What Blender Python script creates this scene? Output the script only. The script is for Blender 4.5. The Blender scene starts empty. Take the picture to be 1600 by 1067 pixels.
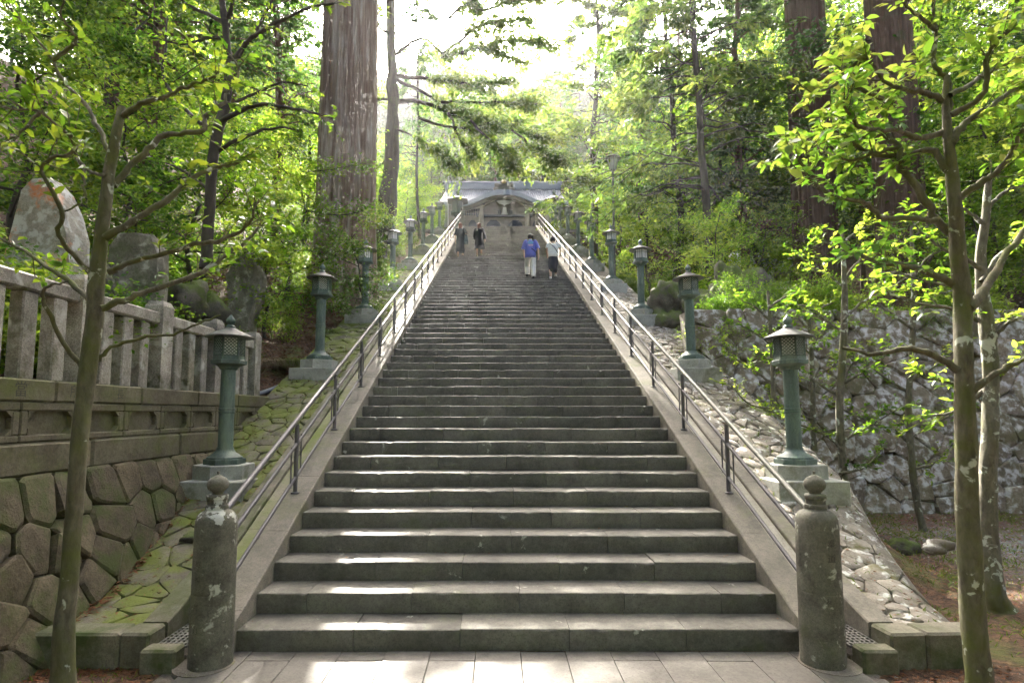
import bpy, math, random
import numpy as np
from mathutils import Vector, Matrix, Euler

random.seed(11)
RNG = np.random.default_rng(11)
SC = bpy.context.scene
COL = SC.collection
R = math.radians

# ------------------------------------------------------------------ camera, sky, sun, exposure
FPX, PX, PY, PIT, EYE = 889.0, 776.3, 567.8, R(5.0), 2.099
CAMX = -0.188
cam_d = bpy.data.cameras.new('camera')
cam = bpy.data.objects.new('camera', cam_d)
COL.objects.link(cam)
cam.location = (CAMX, 0, EYE)
cam.rotation_euler = (R(90) + PIT, 0, 0)
cam_d.sensor_width = 36.0
cam_d.lens = FPX / 1600 * 36.0
cam_d.shift_x = (800 - PX) / 1600
cam_d.shift_y = (PY - 533.5) / 1600
cam_d.clip_start = 0.05
cam_d.clip_end = 2000
SC.camera = cam

SUN_AZ, SUN_EL = R(-8.6), R(36.0)      # azimuth from +Y towards +X
world = bpy.data.worlds.new('World')
SC.world = world
world.use_nodes = True
wn = world.node_tree.nodes
sky = wn.new('ShaderNodeTexSky')
sky.sky_type = 'NISHITA'
sky.sun_disc = False
sky.sun_elevation = SUN_EL
sky.sun_rotation = SUN_AZ
sky.dust_density = 9.0
sky.air_density = 0.25
sky.ozone_density = 0.2
wn['Background'].inputs['Strength'].default_value = 0.15
world.node_tree.links.new(sky.outputs[0], wn['Background'].inputs['Color'])

sun_d = bpy.data.lights.new('sun', 'SUN')
sun_d.energy = 4.6
sun_d.angle = R(0.6)
sun_d.color = (1.0, 0.93, 0.82)
sun = bpy.data.objects.new('sun', sun_d)
COL.objects.link(sun)
sdir = Vector((math.sin(SUN_AZ) * math.cos(SUN_EL), math.cos(SUN_AZ) * math.cos(SUN_EL), math.sin(SUN_EL)))
sun.location = (0, 0, 150)
sun.rotation_euler = (-sdir).to_track_quat('-Z', 'Y').to_euler()

vs = SC.view_settings
vs.view_transform = 'Standard'
vs.look = 'None'
vs.exposure = 3.05
vs.gamma = 1.0
vs.use_curve_mapping = False
SC.cycles.use_denoising = True
SC.cycles.max_bounces = 5
SC.cycles.diffuse_bounces = 4
SC.cycles.use_adaptive_sampling = True
SC.cycles.adaptive_threshold = 0.04
SC.cycles.adaptive_min_samples = 16
SC.cycles.glossy_bounces = 2
SC.cycles.transmission_bounces = 4
SC.cycles.volume_bounces = 0
SC.cycles.sample_clamp_indirect = 6.0
SC.cycles.caustics_reflective = False
SC.cycles.caustics_refractive = False

# ------------------------------------------------------------------ measures of the place
D0, TR, RI, NST = 5.242, 0.417, 0.1858, 81
SLOPE = RI / TR
YTOP = D0 + (NST - 1) * TR
ZTOP = NST * RI
cP, sP = math.cos(PIT), math.sin(PIT)

def at(x, y, Y):
    """the point seen at (x, y) of the 1600 px photograph that lies Y metres up the axis"""
    u, v = (x - PX) / FPX, (PY - y) / FPX
    T = Y / (cP - v * sP)
    return np.array([CAMX + u * T, Y, EYE + T * (sP + v * cP)])

def zn(Y):
    return RI + SLOPE * (np.asarray(Y, float) - D0)

def smax(a, b, k=0.35):
    return 0.5 * (a + b + np.sqrt((a - b) ** 2 + k * k))

def bankz(Y):
    return np.minimum(smax(zn(Y) - 0.36, 0.14, 0.3), ZTOP - 0.1)

def sstep(a, b, x):
    t = np.clip((x - a) / (b - a), 0, 1)
    return t * t * (3 - 2 * t)

_wave = RNG.uniform(-1, 1, (10, 3))
def rough(X, Y):
    s = 0
    for i, (a, b, c) in enumerate(_wave):
        f = 0.25 * 1.45 ** i
        s = s + np.sin(f * (a * X + b * Y) * 2 + c * 9) / (1.25 ** i)
    return s * 0.25

def terrain(X, Y):
    X = np.asarray(X, float); Y = np.asarray(Y, float)
    rg = rough(X, Y)
    core = np.minimum(np.maximum(zn(Y) - 0.9, -0.03), ZTOP - 0.06)
    left = np.maximum(2.38, np.minimum(zn(Y) - 0.5, ZTOP)) + np.maximum(0, -5.6 - X) * 0.42 + rg * 0.35 * sstep(5.6, 9, -X)
    right = 0.02 * rg + 4.5 * sstep(12.75, 13.7, Y) + np.maximum(0, np.minimum(Y, 46) - 17) * 0.30 + np.maximum(0, X - 17) * 0.30 + rg * 0.25 * sstep(16, 20, Y)
    right = np.where(Y > 40, np.maximum(right, ZTOP - 0.06 + np.maximum(0, X - 14) * 0.5), right)
    side_r = np.maximum(core, 0.0)
    near = np.where(X > 0,
                    core + (right - core) * sstep(4.75, 5.7, X) * np.where(Y > 13, 1, 1),
                    core + (left - core) * sstep(4.6, 5.3, -X) * 1.0)
    # in front of the steps the ground is level; the left wall keeps the slope back
    hill = ZTOP - 0.06 + np.maximum(0, Y - 78) * 1.1 + np.maximum(0, Y - 78) * 0.05 * rg + np.abs(X) * 0.05 * sstep(70, 100, Y)
    return near + (hill - near) * sstep(50, 80, Y)

# ------------------------------------------------------------------ mesh helpers
def mesh_poly(name, V, F):
    me = bpy.data.meshes.new(name)
    me.from_pydata([tuple(v) for v in V], [], [tuple(f) for f in F])
    me.update()
    return me

def mesh_quads(name, V, Q):
    V = np.ascontiguousarray(V, np.float32); Q = np.ascontiguousarray(Q, np.int32)
    me = bpy.data.meshes.new(name)
    me.vertices.add(len(V)); me.vertices.foreach_set('co', V.ravel())
    me.loops.add(Q.size); me.loops.foreach_set('vertex_index', Q.ravel())
    me.polygons.add(len(Q))
    me.polygons.foreach_set('loop_start', np.arange(0, Q.size, 4, dtype=np.int32))
    me.update(calc_edges=True)
    return me

def smooth(me, on=True):
    me.polygons.foreach_set('use_smooth', np.full(len(me.polygons), on))
    return me

def link(name, me, mat=None, parent=None, loc=(0, 0, 0)):
    o = bpy.data.objects.new(name, me)
    COL.objects.link(o)
    o.location = loc
    if mat is not None and me is not None and not me.materials:
        me.materials.append(mat)
    if parent is not None:
        o.parent = parent
    return o

def wobj(name, V, F, mat, parent=None, sm=False, quads=False, kind=None):
    """object from WORLD coordinates: the origin goes to the middle of its foot"""
    V = np.asarray(V, float)
    lo, hi = V.min(0), V.max(0)
    o0 = np.array([(lo[0] + hi[0]) / 2, (lo[1] + hi[1]) / 2, lo[2]])
    me = (mesh_quads if quads else mesh_poly)(name, V - o0, F)
    if sm: smooth(me)
    pl = np.array(wloc(parent)) if parent is not None else 0
    o = link(name, me, mat, parent, tuple(o0 - pl))
    if kind: o['kind'] = kind
    return o

def wloc(o):
    v = Vector((0, 0, 0))
    while o is not None:
        v = v + o.location; o = o.parent
    return v

def tag(o, label, cat, group=None, kind=None):
    o['label'] = label; o['category'] = cat
    if group: o['group'] = group
    if kind: o['kind'] = kind
    return o

def empty(name, loc=(0, 0, 0), parent=None):
    o = bpy.data.objects.new(name, None)
    COL.objects.link(o)
    o.location = loc; o.empty_display_size = 0.2
    if parent is not None: o.parent = parent
    return o

def copy_tree(o, parent=None):
    c = o.copy(); COL.objects.link(c); c.parent = parent
    for ch in o.children:
        copy_tree(ch, c)
    return c

class MB:
    """collects boxes, lathes and tubes in one mesh"""
    def __init__(s): s.V = []; s.F = []
    def add(s, V, F):
        n = len(s.V)
        s.V.extend([tuple(map(float, v)) for v in V]); s.F.extend([tuple(int(i) + n for i in f) for f in F])
        return s
    def box(s, c, d, bev=0.0, rz=0.0):
        x, y, z = d[0] / 2, d[1] / 2, d[2] / 2
        if bev <= 0:
            V = [(sx * x, sy * y, sz * z) for sz in (-1, 1) for sy in (-1, 1) for sx in (-1, 1)]
            F = [(0, 2, 3, 1), (4, 5, 7, 6), (0, 1, 5, 4), (2, 6, 7, 3), (0, 4, 6, 2), (1, 3, 7, 5)]
        else:
            b = min(bev, x * .9, y * .9, z * .9)
            ring = lambda X, Y, Z: [(-X, -Y, Z), (X, -Y, Z), (X, Y, Z), (-X, Y, Z)]
            def oct8(X, Y, Z, b):
                return [(-X + b, -Y, Z), (X - b, -Y, Z), (X, -Y + b, Z), (X, Y - b, Z), (X - b, Y, Z), (-X + b, Y, Z), (-X, Y - b, Z), (-X, -Y + b, Z)]
            V = oct8(x - b, y - b, -z, b * .01) + oct8(x, y, -z + b, b) + oct8(x, y, z - b, b) + oct8(x - b, y - b, z, b * .01)
            F = [tuple(range(7, -1, -1)), tuple(range(24, 32))]
            for k in range(3):
                for i in range(8):
                    j = (i + 1) % 8
                    F.append((k * 8 + i, k * 8 + j, k * 8 + 8 + j, k * 8 + 8 + i))
        ca, sa = math.cos(rz), math.sin(rz)
        V = [(c[0] + a * ca - b_ * sa, c[1] + a * sa + b_ * ca, c[2] + z_) for a, b_, z_ in V]
        return s.add(V, F)
    def lathe(s, prof, n=24, c=(0, 0, 0), cap=True, ph=0.0, wob=None):
        V = []; F = []
        for (r_, z) in prof:
            for i in range(n):
                a = ph + 2 * math.pi * i / n
                q = r_ * (wob(a) if wob else 1)
                V.append((c[0] + q * math.cos(a), c[1] + q * math.sin(a), c[2] + z))
        for k in range(len(prof) - 1):
            for i in range(n):
                j = (i + 1) % n
                F.append((k * n + i, k * n + j, k * n + n + j, k * n + n + i))
        if cap:
            F.append(tuple(range(n - 1, -1, -1)))
            F.append(tuple((len(prof) - 1) * n + i for i in range(n)))
        return s.add(V, F)
    def tube(s, P, rad, n=8, cap=True):
        V, Q = tube_np(P, rad, n)
        F = [tuple(q) for q in Q]
        if cap:
            F.append(tuple(range(n - 1, -1, -1))); F.append(tuple(range(len(V) - n, len(V))))
        return s.add(V, F)
    def prism(s, poly, axis_from, axis_to, uv):
        """poly of (a, b) in the directions uv, swept from axis_from to axis_to"""
        U, W = np.array(uv[0], float), np.array(uv[1], float)
        A, B = np.array(axis_from, float), np.array(axis_to, float)
        n = len(poly)
        V = [A + a * U + b * W for a, b in poly] + [B + a * U + b * W for a, b in poly]
        F = [tuple(range(n - 1, -1, -1)), tuple(range(n, 2 * n))] + [(i, (i + 1) % n, n + (i + 1) % n, n + i) for i in range(n)]
        return s.add(V, F)
    def mesh(s, name, sm=False):
        me = mesh_poly(name, s.V, s.F)
        bm_fix(me)
        if sm: smooth(me)
        return me
    def obj(s, name, mat, parent=None, sm=False, loc=(0, 0, 0)):
        return link(name, s.mesh(name, sm), mat, parent, loc)
    def world(s, name, mat, parent=None, sm=False):
        o = wobj(name, s.V, s.F, mat, parent)
        bm_fix(o.data)
        if sm: smooth(o.data)
        return o

import bmesh
def bm_fix(me):
    bm = bmesh.new(); bm.from_mesh(me)
    bmesh.ops.recalc_face_normals(bm, faces=bm.faces)
    bm.to_mesh(me); bm.free()

def auto_smooth(me, ang=40):
    smooth(me)
    try: me.set_sharp_from_angle(angle=R(ang))
    except Exception: pass
    return me

def catmull(P, n):
    P = np.asarray(P, float)
    if len(P) < 3:
        t = np.linspace(0, 1, n)[:, None]
        return P[0] * (1 - t) + P[-1] * t
    Q = np.vstack([2 * P[0] - P[1], P, 2 * P[-1] - P[-2]])
    out = []
    for u in np.linspace(0, len(P) - 1 - 1e-9, n):
        i = int(u); t = u - i
        a, b, c, d = Q[i], Q[i + 1], Q[i + 2], Q[i + 3]
        out.append(0.5 * (2 * b + (c - a) * t + (2 * a - 5 * b + 4 * c - d) * t * t + (3 * b - a - 3 * c + d) * t ** 3))
    return np.array(out)

def tube_np(P, rad, n=6):
    P = np.asarray(P, float); m = len(P)
    rad = np.broadcast_to(np.asarray(rad, float), (m,))
    T = np.gradient(P, axis=0)
    T /= np.linalg.norm(T, axis=1)[:, None] + 1e-9
    ref = np.array([0, 0, 1.0]) if abs(T[:, 2]).mean() < 0.7 else np.array([0, 1.0, 0])
    A = np.cross(T, ref); A /= np.linalg.norm(A, axis=1)[:, None] + 1e-9
    B = np.cross(T, A)
    th = np.arange(n) * 2 * math.pi / n
    V = P[:, None, :] + rad[:, None, None] * (np.cos(th)[None, :, None] * A[:, None, :] + np.sin(th)[None, :, None] * B[:, None, :])
    i = np.arange(m - 1)[:, None] * n; j = np.arange(n)[None, :]; k = (j + 1) % n
    Q = np.stack([i + j, i + k, i + n + k, i + n + j], -1).reshape(-1, 4)
    return V.reshape(-1, 3), Q

class QB:
    """numpy quad collector"""
    def __init__(s): s.V = []; s.Q = []; s.n = 0
    def add(s, V, Q):
        s.V.append(V); s.Q.append(Q + s.n); s.n += len(V)
    def tube(s, P, rad, n=6): s.add(*tube_np(P, rad, n))
    def arrays(s): return np.vstack(s.V), np.vstack(s.Q)
    def mesh(s, name, sm=True):
        me = mesh_quads(name, *s.arrays())
        return smooth(me) if sm else me

def unit(v): return v / (np.linalg.norm(v, axis=-1, keepdims=True) + 1e-9)

def leaves(C, A, L, W, rng, up=0.8, fold=0.12):
    """one diamond leaf per centre C along axis A (blades roughly level, gently folded)"""
    N = len(C)
    A = unit(A)
    nrm = rng.normal(0, 1, (N, 3)) * (1 - up); nrm[:, 2] += up
    B = unit(np.cross(A, nrm))
    n2 = unit(np.cross(B, A))
    L = np.broadcast_to(L, (N,))[:, None]; W = np.broadcast_to(W, (N,))[:, None]
    p0 = C - A * L * .5; p2 = C + A * L * .5 - n2 * L * fold
    p1 = C + B * W * .5 - A * L * .04 + n2 * L * fold * .6; p3 = C - B * W * .5 - A * L * .04 + n2 * L * fold * .6
    V = np.stack([p0, p1, p2, p3], 1).reshape(-1, 3)
    return V, np.arange(4 * N).reshape(-1, 4)

def big_leaves(C, A, L, W, rng, up=0.8):
    """pointed oval leaves with a fold along the midrib: six quads-worth of outline in two quads a side"""
    N = len(C); A = unit(A)
    nrm = rng.normal(0, 1, (N, 3)) * (1 - up); nrm[:, 2] += up
    B = unit(np.cross(A, nrm)); n2 = unit(np.cross(B, A))
    L = np.broadcast_to(L, (N,))[:, None]; W = np.broadcast_to(W, (N,))[:, None]
    dr = rng.uniform(.0, .42, (N, 1))
    def P(t, s, h=0): return C + A * L * (t - .5) + B * W * s * .5 + n2 * L * (h - dr * t * t)
    m0, m1, m2, m3 = P(0, 0), P(.35, 0), P(.7, 0), P(1.0, 0)
    l1, l2 = P(.3, 1, .07), P(.68, .8, .06); r1, r2 = P(.3, -1, .07), P(.68, -.8, .06)
    V = np.stack([m0, m1, m2, m3, l1, l2, r1, r2], 1).reshape(-1, 3)
    q = np.array([[0, 1, 4, 4], [1, 2, 5, 4], [2, 3, 5, 5], [0, 6, 1, 1], [6, 7, 2, 1], [7, 3, 2, 2]])
    q = np.array([[0, 1, 5, 4], [1, 2, 3, 5], [0, 6, 7, 1], [1, 7, 3, 2]])
    Q = (np.arange(N)[:, None, None] * 8 + q[None]).reshape(-1, 4)
    return V, Q

# ------------------------------------------------------------------ materials
def new_mat(name):
    m = bpy.data.materials.new(name); m.use_nodes = True
    nt = m.node_tree
    b = nt.nodes['Principled BSDF']
    return m, nt, b

def nd(nt, typ, **kw):
    n = nt.nodes.new(typ)
    for k, v in kw.items(): setattr(n, k, v)
    return n

def ramp(nt, fac, stops):
    n = nt.nodes.new('ShaderNodeValToRGB')
    cr = n.color_ramp
    while len(cr.elements) < len(stops): cr.elements.new(0.5)
    for e, (p, c) in zip(cr.elements, stops):
        e.position = p; e.color = (*c, 1) if len(c) == 3 else c
    nt.links.new(fac, n.inputs[0])
    return n.outputs[0]

def noise(nt, vec, scale, detail=5, rough_=0.6, dist=0.0):
    n = nt.nodes.new('ShaderNodeTexNoise')
    n.inputs['Scale'].default_value = scale; n.inputs['Detail'].default_value = detail
    n.inputs['Roughness'].default_value = rough_; n.inputs['Distortion'].default_value = dist
    nt.links.new(vec, n.inputs['Vector'])
    return n.outputs['Fac']

def mixc(nt, fac, a, b, mode='MIX'):
    n = nt.nodes.new('ShaderNodeMix'); n.data_type = 'RGBA'; n.blend_type = mode
    for sock, v in ((0, fac), (6, a), (7, b)):
        if hasattr(v, 'links'): nt.links.new(v, n.inputs[sock])
        elif sock == 0: n.inputs[0].default_value = v
        else: n.inputs[sock].default_value = (*v, 1)
    return n.outputs[2]

def math_(nt, op, a, b=None, c=None):
    n = nt.nodes.new('ShaderNodeMath'); n.operation = op
    for i, v in enumerate((a, b, c)):
        if v is None: continue
        if hasattr(v, 'links'): nt.links.new(v, n.inputs[i])
        else: n.inputs[i].default_value = v
    return n.outputs[0]

def maprange(nt, v, a, b, c=0.0, d=1.0):
    n = nt.nodes.new('ShaderNodeMapRange')
    nt.links.new(v, n.inputs[0])
    for i, x in enumerate((a, b, c, d)): n.inputs[1 + i].default_value = x
    return n.outputs[0]

def coords(nt, scale=(1, 1, 1), kind='pos'):
    if kind == 'pos':
        src = nt.nodes.new('ShaderNodeNewGeometry').outputs['Position']
    else:
        src = nt.nodes.new('ShaderNodeTexCoord').outputs['Object']
    if scale == (1, 1, 1): return src
    m = nt.nodes.new('ShaderNodeMapping'); m.inputs['Scale'].default_value = scale
    nt.links.new(src, m.inputs['Vector'])
    return m.outputs[0]

def bump(nt, b, h, strength=0.5, dist=0.02):
    n = nt.nodes.new('ShaderNodeBump')
    n.inputs['Strength'].default_value = strength; n.inputs['Distance'].default_value = dist
    nt.links.new(h, n.inputs['Height'])
    nt.links.new(n.outputs[0], b.inputs['Normal'])

def obj_random(nt):
    return nt.nodes.new('ShaderNodeObjectInfo').outputs['Random']

def mat_stone(name, dark, light, scale=3.0, moss=None, moss_lo=.55, moss_hi=.7, lichen=None, lich_lo=.66, lich_hi=.7, lich_scale=4.0,
              rough_=.85, per_obj=.25, bump_s=.5, up_moss=0.0, speck=0.25, stretch=(1, 1, 1), shoulder=None):
    m, nt, b = new_mat(name)
    P = coords(nt, stretch)
    n1 = noise(nt, P, scale, 7, .65); n2 = noise(nt, P, scale * 9, 4, .7); n4 = noise(nt, P, scale * 30, 3, .7)
    col = ramp(nt, math_(nt, 'ADD', math_(nt, 'MULTIPLY', n1, .62), math_(nt, 'MULTIPLY', n2, .38)), [(.38, dark), (.62, light)])
    col = mixc(nt, math_(nt, 'MULTIPLY', ramp(nt, n4, [(.50, (0, 0, 0)), (.64, (1, 1, 1))]), min(1.0, speck * 2)), col, tuple(c * .5 for c in dark))
    if per_obj:
        k = maprange(nt, obj_random(nt), 0, 1, 1 - per_obj, 1 + per_obj)
        n = nt.nodes.new('ShaderNodeVectorMath'); n.operation = 'SCALE'
        nt.links.new(col, n.inputs[0]); nt.links.new(k, n.inputs['Scale'])
        col = n.outputs[0]
    if lichen:
        ln = noise(nt, P, lich_scale, 6, .6, .3)
        col = mixc(nt, ramp(nt, ln, [(lich_lo, (0, 0, 0)), (lich_hi, (1, 1, 1))]), col, lichen)
    if shoulder:
        oz = nt.nodes.new('ShaderNodeSeparateXYZ'); nt.links.new(coords(nt, (1, 1, 1), 'obj'), oz.inputs[0])
        sm_ = math_(nt, 'ADD', maprange(nt, oz.outputs[2], .98, 1.24, 0, .74), math_(nt, 'MULTIPLY', math_(nt, 'SUBTRACT', noise(nt, P, 7, 4, .6), .5), 2.2))
        col = mixc(nt, ramp(nt, sm_, [(.78, (0, 0, 0)), (.84, (1, 1, 1))]), col, shoulder)
    if moss:
        mn = noise(nt, P, scale * .55, 6, .68)
        if up_moss:
            g = nt.nodes.new('ShaderNodeNewGeometry')
            sx = nt.nodes.new('ShaderNodeSeparateXYZ'); nt.links.new(g.outputs['Normal'], sx.inputs[0])
            mn = math_(nt, 'ADD', mn, math_(nt, 'MULTIPLY', sx.outputs[2], up_moss))
        mc = mixc(nt, n2, moss, tuple(c * 1.6 for c in moss))
        col = mixc(nt, ramp(nt, mn, [(moss_lo, (0, 0, 0)), (moss_hi, (1, 1, 1))]), col, mc)
    nt.links.new(col, b.inputs['Base Color'])
    b.inputs['Roughness'].default_value = rough_
    h = math_(nt, 'ADD', math_(nt, 'MULTIPLY', n1, 1.0), math_(nt, 'MULTIPLY', n2, .35))
    bump(nt, b, h, bump_s, .03)
    return m

def mat_leaf(name, cols, trans, rough_=.45, tmix=.5, spec=.35, hue_scale=None):
    """leaf: reflecting upper side plus light let through; colour differs from leaf to leaf"""
    m, nt, b = new_mat(name)
    g = nt.nodes.new('ShaderNodeNewGeometry')
    rnd = g.outputs['Random Per Island']
    n = len(cols)
    big = maprange(nt, noise(nt, g.outputs['Position'], hue_scale or .55, 3, .55), .36, .64)
    f = math_(nt, 'ADD', math_(nt, 'MULTIPLY', rnd, .5), math_(nt, 'MULTIPLY', big, .5))
    col = ramp(nt, f, [(0.15 + .7 * i / max(1, n - 1), c) for i, c in enumerate(cols)])
    tcol = ramp(nt, f, [(0.15 + .7 * i / max(1, len(trans) - 1), c) for i, c in enumerate(trans)])
    nt.links.new(col, b.inputs['Base Color'])
    b.inputs['Roughness'].default_value = rough_
    b.inputs['Specular IOR Level'].default_value = spec
    t = nt.nodes.new('ShaderNodeBsdfTranslucent'); nt.links.new(tcol, t.inputs['Color'])
    mx = nt.nodes.new('ShaderNodeMixShader'); mx.inputs[0].default_value = tmix
    nt.links.new(b.outputs[0], mx.inputs[1]); nt.links.new(t.outputs[0], mx.inputs[2])
    nt.links.new(mx.outputs[0], nt.nodes['Material Output'].inputs['Surface'])
    return m

def mat_bark(name, dark, light, scale=(14, 14, 1.2), moss=None, moss_amt=.5, lichen=None, lich=.68, bump_s=.8, dist=.03, mstretch=(1, 1, 1)):
    m, nt, b = new_mat(name)
    P = coords(nt, scale); P0 = coords(nt); PM = coords(nt, mstretch)
    n1 = noise(nt, P, 1.0, 6, .65, .4); n2 = noise(nt, P0, 1.1, 4, .6); n3 = noise(nt, P0, 28, 3, .7)
    col = ramp(nt, n1, [(.32, dark), (.66, light)])
    col = mixc(nt, math_(nt, 'MULTIPLY', n2, .6), col, tuple(c * .55 for c in light))
    col = mixc(nt, math_(nt, 'MULTIPLY', n3, .35), col, tuple(c * .5 for c in dark))
    if moss:
        mm = noise(nt, PM, 2.2, 6, .65)
        col = mixc(nt, ramp(nt, mm, [(moss_amt - .08, (0, 0, 0)), (moss_amt + .1, (1, 1, 1))]), col, mixc(nt, n3, moss, tuple(c * 1.7 for c in moss)))
    if lichen:
        ln = noise(nt, P0, 6.0, 5, .6, .5)
        col = mixc(nt, ramp(nt, ln, [(lich, (0, 0, 0)), (lich + .035, (1, 1, 1))]), col, lichen)
    nt.links.new(col, b.inputs['Base Color']); b.inputs['Roughness'].default_value = .9
    bump(nt, b, math_(nt, 'ADD', n1, math_(nt, 'MULTIPLY', n3, .3)), bump_s, dist)
    return m

def mat_plain(name, col, rough_=.6, metal=0.0, var=.15, scale=6.0, bump_s=.1):
    m, nt, b = new_mat(name)
    P = coords(nt)
    n1 = noise(nt, P, scale, 5, .6)
    c = ramp(nt, n1, [(.25, tuple(x * (1 - var) for x in col)), (.75, tuple(min(1, x * (1 + var)) for x in col))])
    nt.links.new(c, b.inputs['Base Color'])
    b.inputs['Roughness'].default_value = rough_; b.inputs['Metallic'].default_value = metal
    if bump_s: bump(nt, b, n1, bump_s, .01)
    return m

M = {}
M['step'] = mat_stone('step_stone', (.07, .067, .05), (.175, .166, .13), 2.2, moss=(.07, .085, .03), moss_lo=.60, moss_hi=.78, lichen=(.40, .40, .33), lich_lo=.665, lich_hi=.70, lich_scale=4.5, rough_=.68, per_obj=.14, bump_s=.22)
M['paving'] = mat_stone('paving_stone', (.093, .085, .068), (.172, .16, .132), 1.8, moss=(.10, .10, .045), moss_lo=.68, moss_hi=.82, rough_=.6, per_obj=.16, bump_s=.15)
M['concrete'] = mat_stone('kerb_concrete', (.15, .137, .105), (.28, .255, .20), 2.5, moss=(.11, .115, .05), moss_lo=.54, moss_hi=.74, rough_=.8, per_obj=.08, bump_s=.3)
M['gutter'] = mat_stone('gutter_concrete', (.30, .285, .22), (.42, .40, .32), 1.6, moss=(.12, .14, .05), moss_lo=.62, moss_hi=.85, per_obj=.05, bump_s=.15)
M['gutter_moss'] = mat_stone('gutter_mossy', (.22, .21, .14), (.34, .32, .23), 1.6, moss=(.13, .165, .03), moss_lo=.40, moss_hi=.62, per_obj=.05, bump_s=.2)
M['kerb_moss'] = mat_stone('kerb_mossy', (.13, .118, .08), (.27, .25, .185), 3.0, moss=(.05, .066, .018), moss_lo=.44, moss_hi=.62, per_obj=.08, bump_s=.35)
M['post'] = mat_stone('post_stone', (.075, .073, .052), (.20, .192, .145), 5.0, moss=(.075, .085, .035), moss_lo=.56, moss_hi=.74, lichen=(.42, .43, .35), lich_lo=.60, lich_hi=.66, lich_scale=9, per_obj=0, bump_s=.4)
M['post_chipped'] = mat_stone('post_stone_chipped', (.075, .073, .052), (.20, .192, .145), 5.0, moss=(.075, .085, .035), moss_lo=.56, moss_hi=.74, lichen=(.42, .43, .35), lich_lo=.60, lich_hi=.66, lich_scale=9, per_obj=0, bump_s=.45, shoulder=(.50, .51, .45))
M['granite'] = mat_stone('pedestal_granite', (.50, .51, .49), (.66, .67, .65), 7.0, moss=(.13, .14, .08), moss_lo=.66, moss_hi=.80, rough_=.7, per_obj=.08, bump_s=.12, speck=.35)
M['granite_moss'] = mat_stone('pedestal_weathered', (.28, .29, .25), (.46, .47, .42), 4.0, moss=(.09, .10, .04), moss_lo=.52, moss_hi=.70, rough_=.8, per_obj=.1, bump_s=.2)
M['fence'] = mat_stone('fence_stone', (.20, .182, .145), (.52, .49, .42), 4.5, moss=(.085, .085, .04), moss_lo=.54, moss_hi=.66, lichen=(.52, .52, .47), lich_lo=.58, lich_hi=.66, lich_scale=3.0, per_obj=.18, bump_s=.5, speck=.5)
M['panel'] = mat_stone('panel_stone', (.085, .074, .044), (.20, .18, .118), 3.0, moss=(.09, .10, .03), moss_lo=.46, moss_hi=.66, lichen=(.34, .34, .28), lich_lo=.68, lich_hi=.74, lich_scale=4, per_obj=.12, bump_s=.5)
M['ishigaki_dark'] = mat_stone('wall_stone_dark', (.055, .043, .024), (.165, .132, .08), 4.5, moss=(.05, .062, .014), moss_lo=.46, moss_hi=.62, lichen=(.30, .31, .27), lich_lo=.71, lich_hi=.75, lich_scale=2.5, per_obj=.28, bump_s=.9)
M['ishigaki'] = mat_stone('wall_stone_grey', (.105, .083, .05), (.31, .27, .20), 3.0, moss=(.085, .08, .038), moss_lo=.49, moss_hi=.63, lichen=(.54, .55, .54), lich_lo=.49, lich_hi=.62, lich_scale=6.0, per_obj=.25, bump_s=.8)
M['bank_r'] = mat_stone('bank_stone_pale', (.16, .14, .105), (.36, .325, .265), 5.0, moss=(.09, .085, .03), moss_lo=.54, moss_hi=.66, lichen=(.60, .60, .55), lich_lo=.555, lich_hi=.62, lich_scale=8, per_obj=.22, bump_s=.6)
M['bank_l'] = mat_stone('bank_stone_mossy', (.09, .082, .055), (.21, .192, .138), 4.0, moss=(.10, .125, .018), moss_lo=.40, moss_hi=.57, per_obj=.2, bump_s=.6, up_moss=.02)
M['bed_l'] = mat_stone('bank_bed_mossy', (.08, .065, .04), (.15, .12, .075), 5.0, moss=(.12, .16, .018), moss_lo=.36, moss_hi=.54, per_obj=0, bump_s=.8)
M['bed_r'] = mat_stone('bank_bed_earth', (.12, .10, .07), (.26, .235, .19), 6.0, moss=(.11, .12, .03), moss_lo=.58, moss_hi=.72, per_obj=0, bump_s=.8)
M['rock'] = mat_stone('mossy_rock', (.05, .048, .034), (.17, .155, .115), 3.5, moss=(.075, .105, .018), moss_lo=.50, moss_hi=.64, per_obj=.15, bump_s=.9, up_moss=.18)
M['monument'] = mat_stone('monument_stone', (.11, .10, .072), (.29, .27, .215), 2.5, moss=(.07, .08, .03), moss_lo=.52, moss_hi=.66, lichen=(.46, .45, .385), lich_lo=.55, lich_hi=.66, lich_scale=5, per_obj=.15, bump_s=.7)
M['orange_monument'] = mat_stone('monument_orange_lichen', (.20, .185, .14), (.46, .44, .37), 2.5, moss=(.45, .17, .07), moss_lo=.57, moss_hi=.64, lichen=(.50, .51, .47), lich_lo=.5, lich_hi=.6, lich_scale=7, per_obj=.1, bump_s=.7)
M['bronze'] = mat_stone('green_bronze', (.062, .098, .08), (.125, .185, .148), 3.0, moss=(.18, .23, .175), moss_lo=.54, moss_hi=.78, rough_=.55, per_obj=.22, bump_s=.12, speck=.3, stretch=(1.6, 1.6, .35))
M['bronze_dark'] = mat_stone('dark_bronze', (.055, .058, .052), (.12, .12, .105), 4.0, moss=(.11, .14, .11), moss_lo=.60, moss_hi=.80, rough_=.55, per_obj=.15, bump_s=.1, speck=.3)
M['pane'] = mat_plain('lantern_pane', (.72, .74, .72), .35, var=.06)
M['steel'] = mat_plain('rail_steel', (.12, .115, .115), .5, .25, .1, 9, .03)
M['steel_painted'] = mat_plain('rail_painted', (.20, .20, .165), .5, .2, .12, 7, .05)
M['iron'] = mat_plain('drain_iron', (.16, .16, .14), .6, .4)
M['pipe'] = mat_plain('drain_pipe', (.25, .26, .27), .5, 0)
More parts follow.
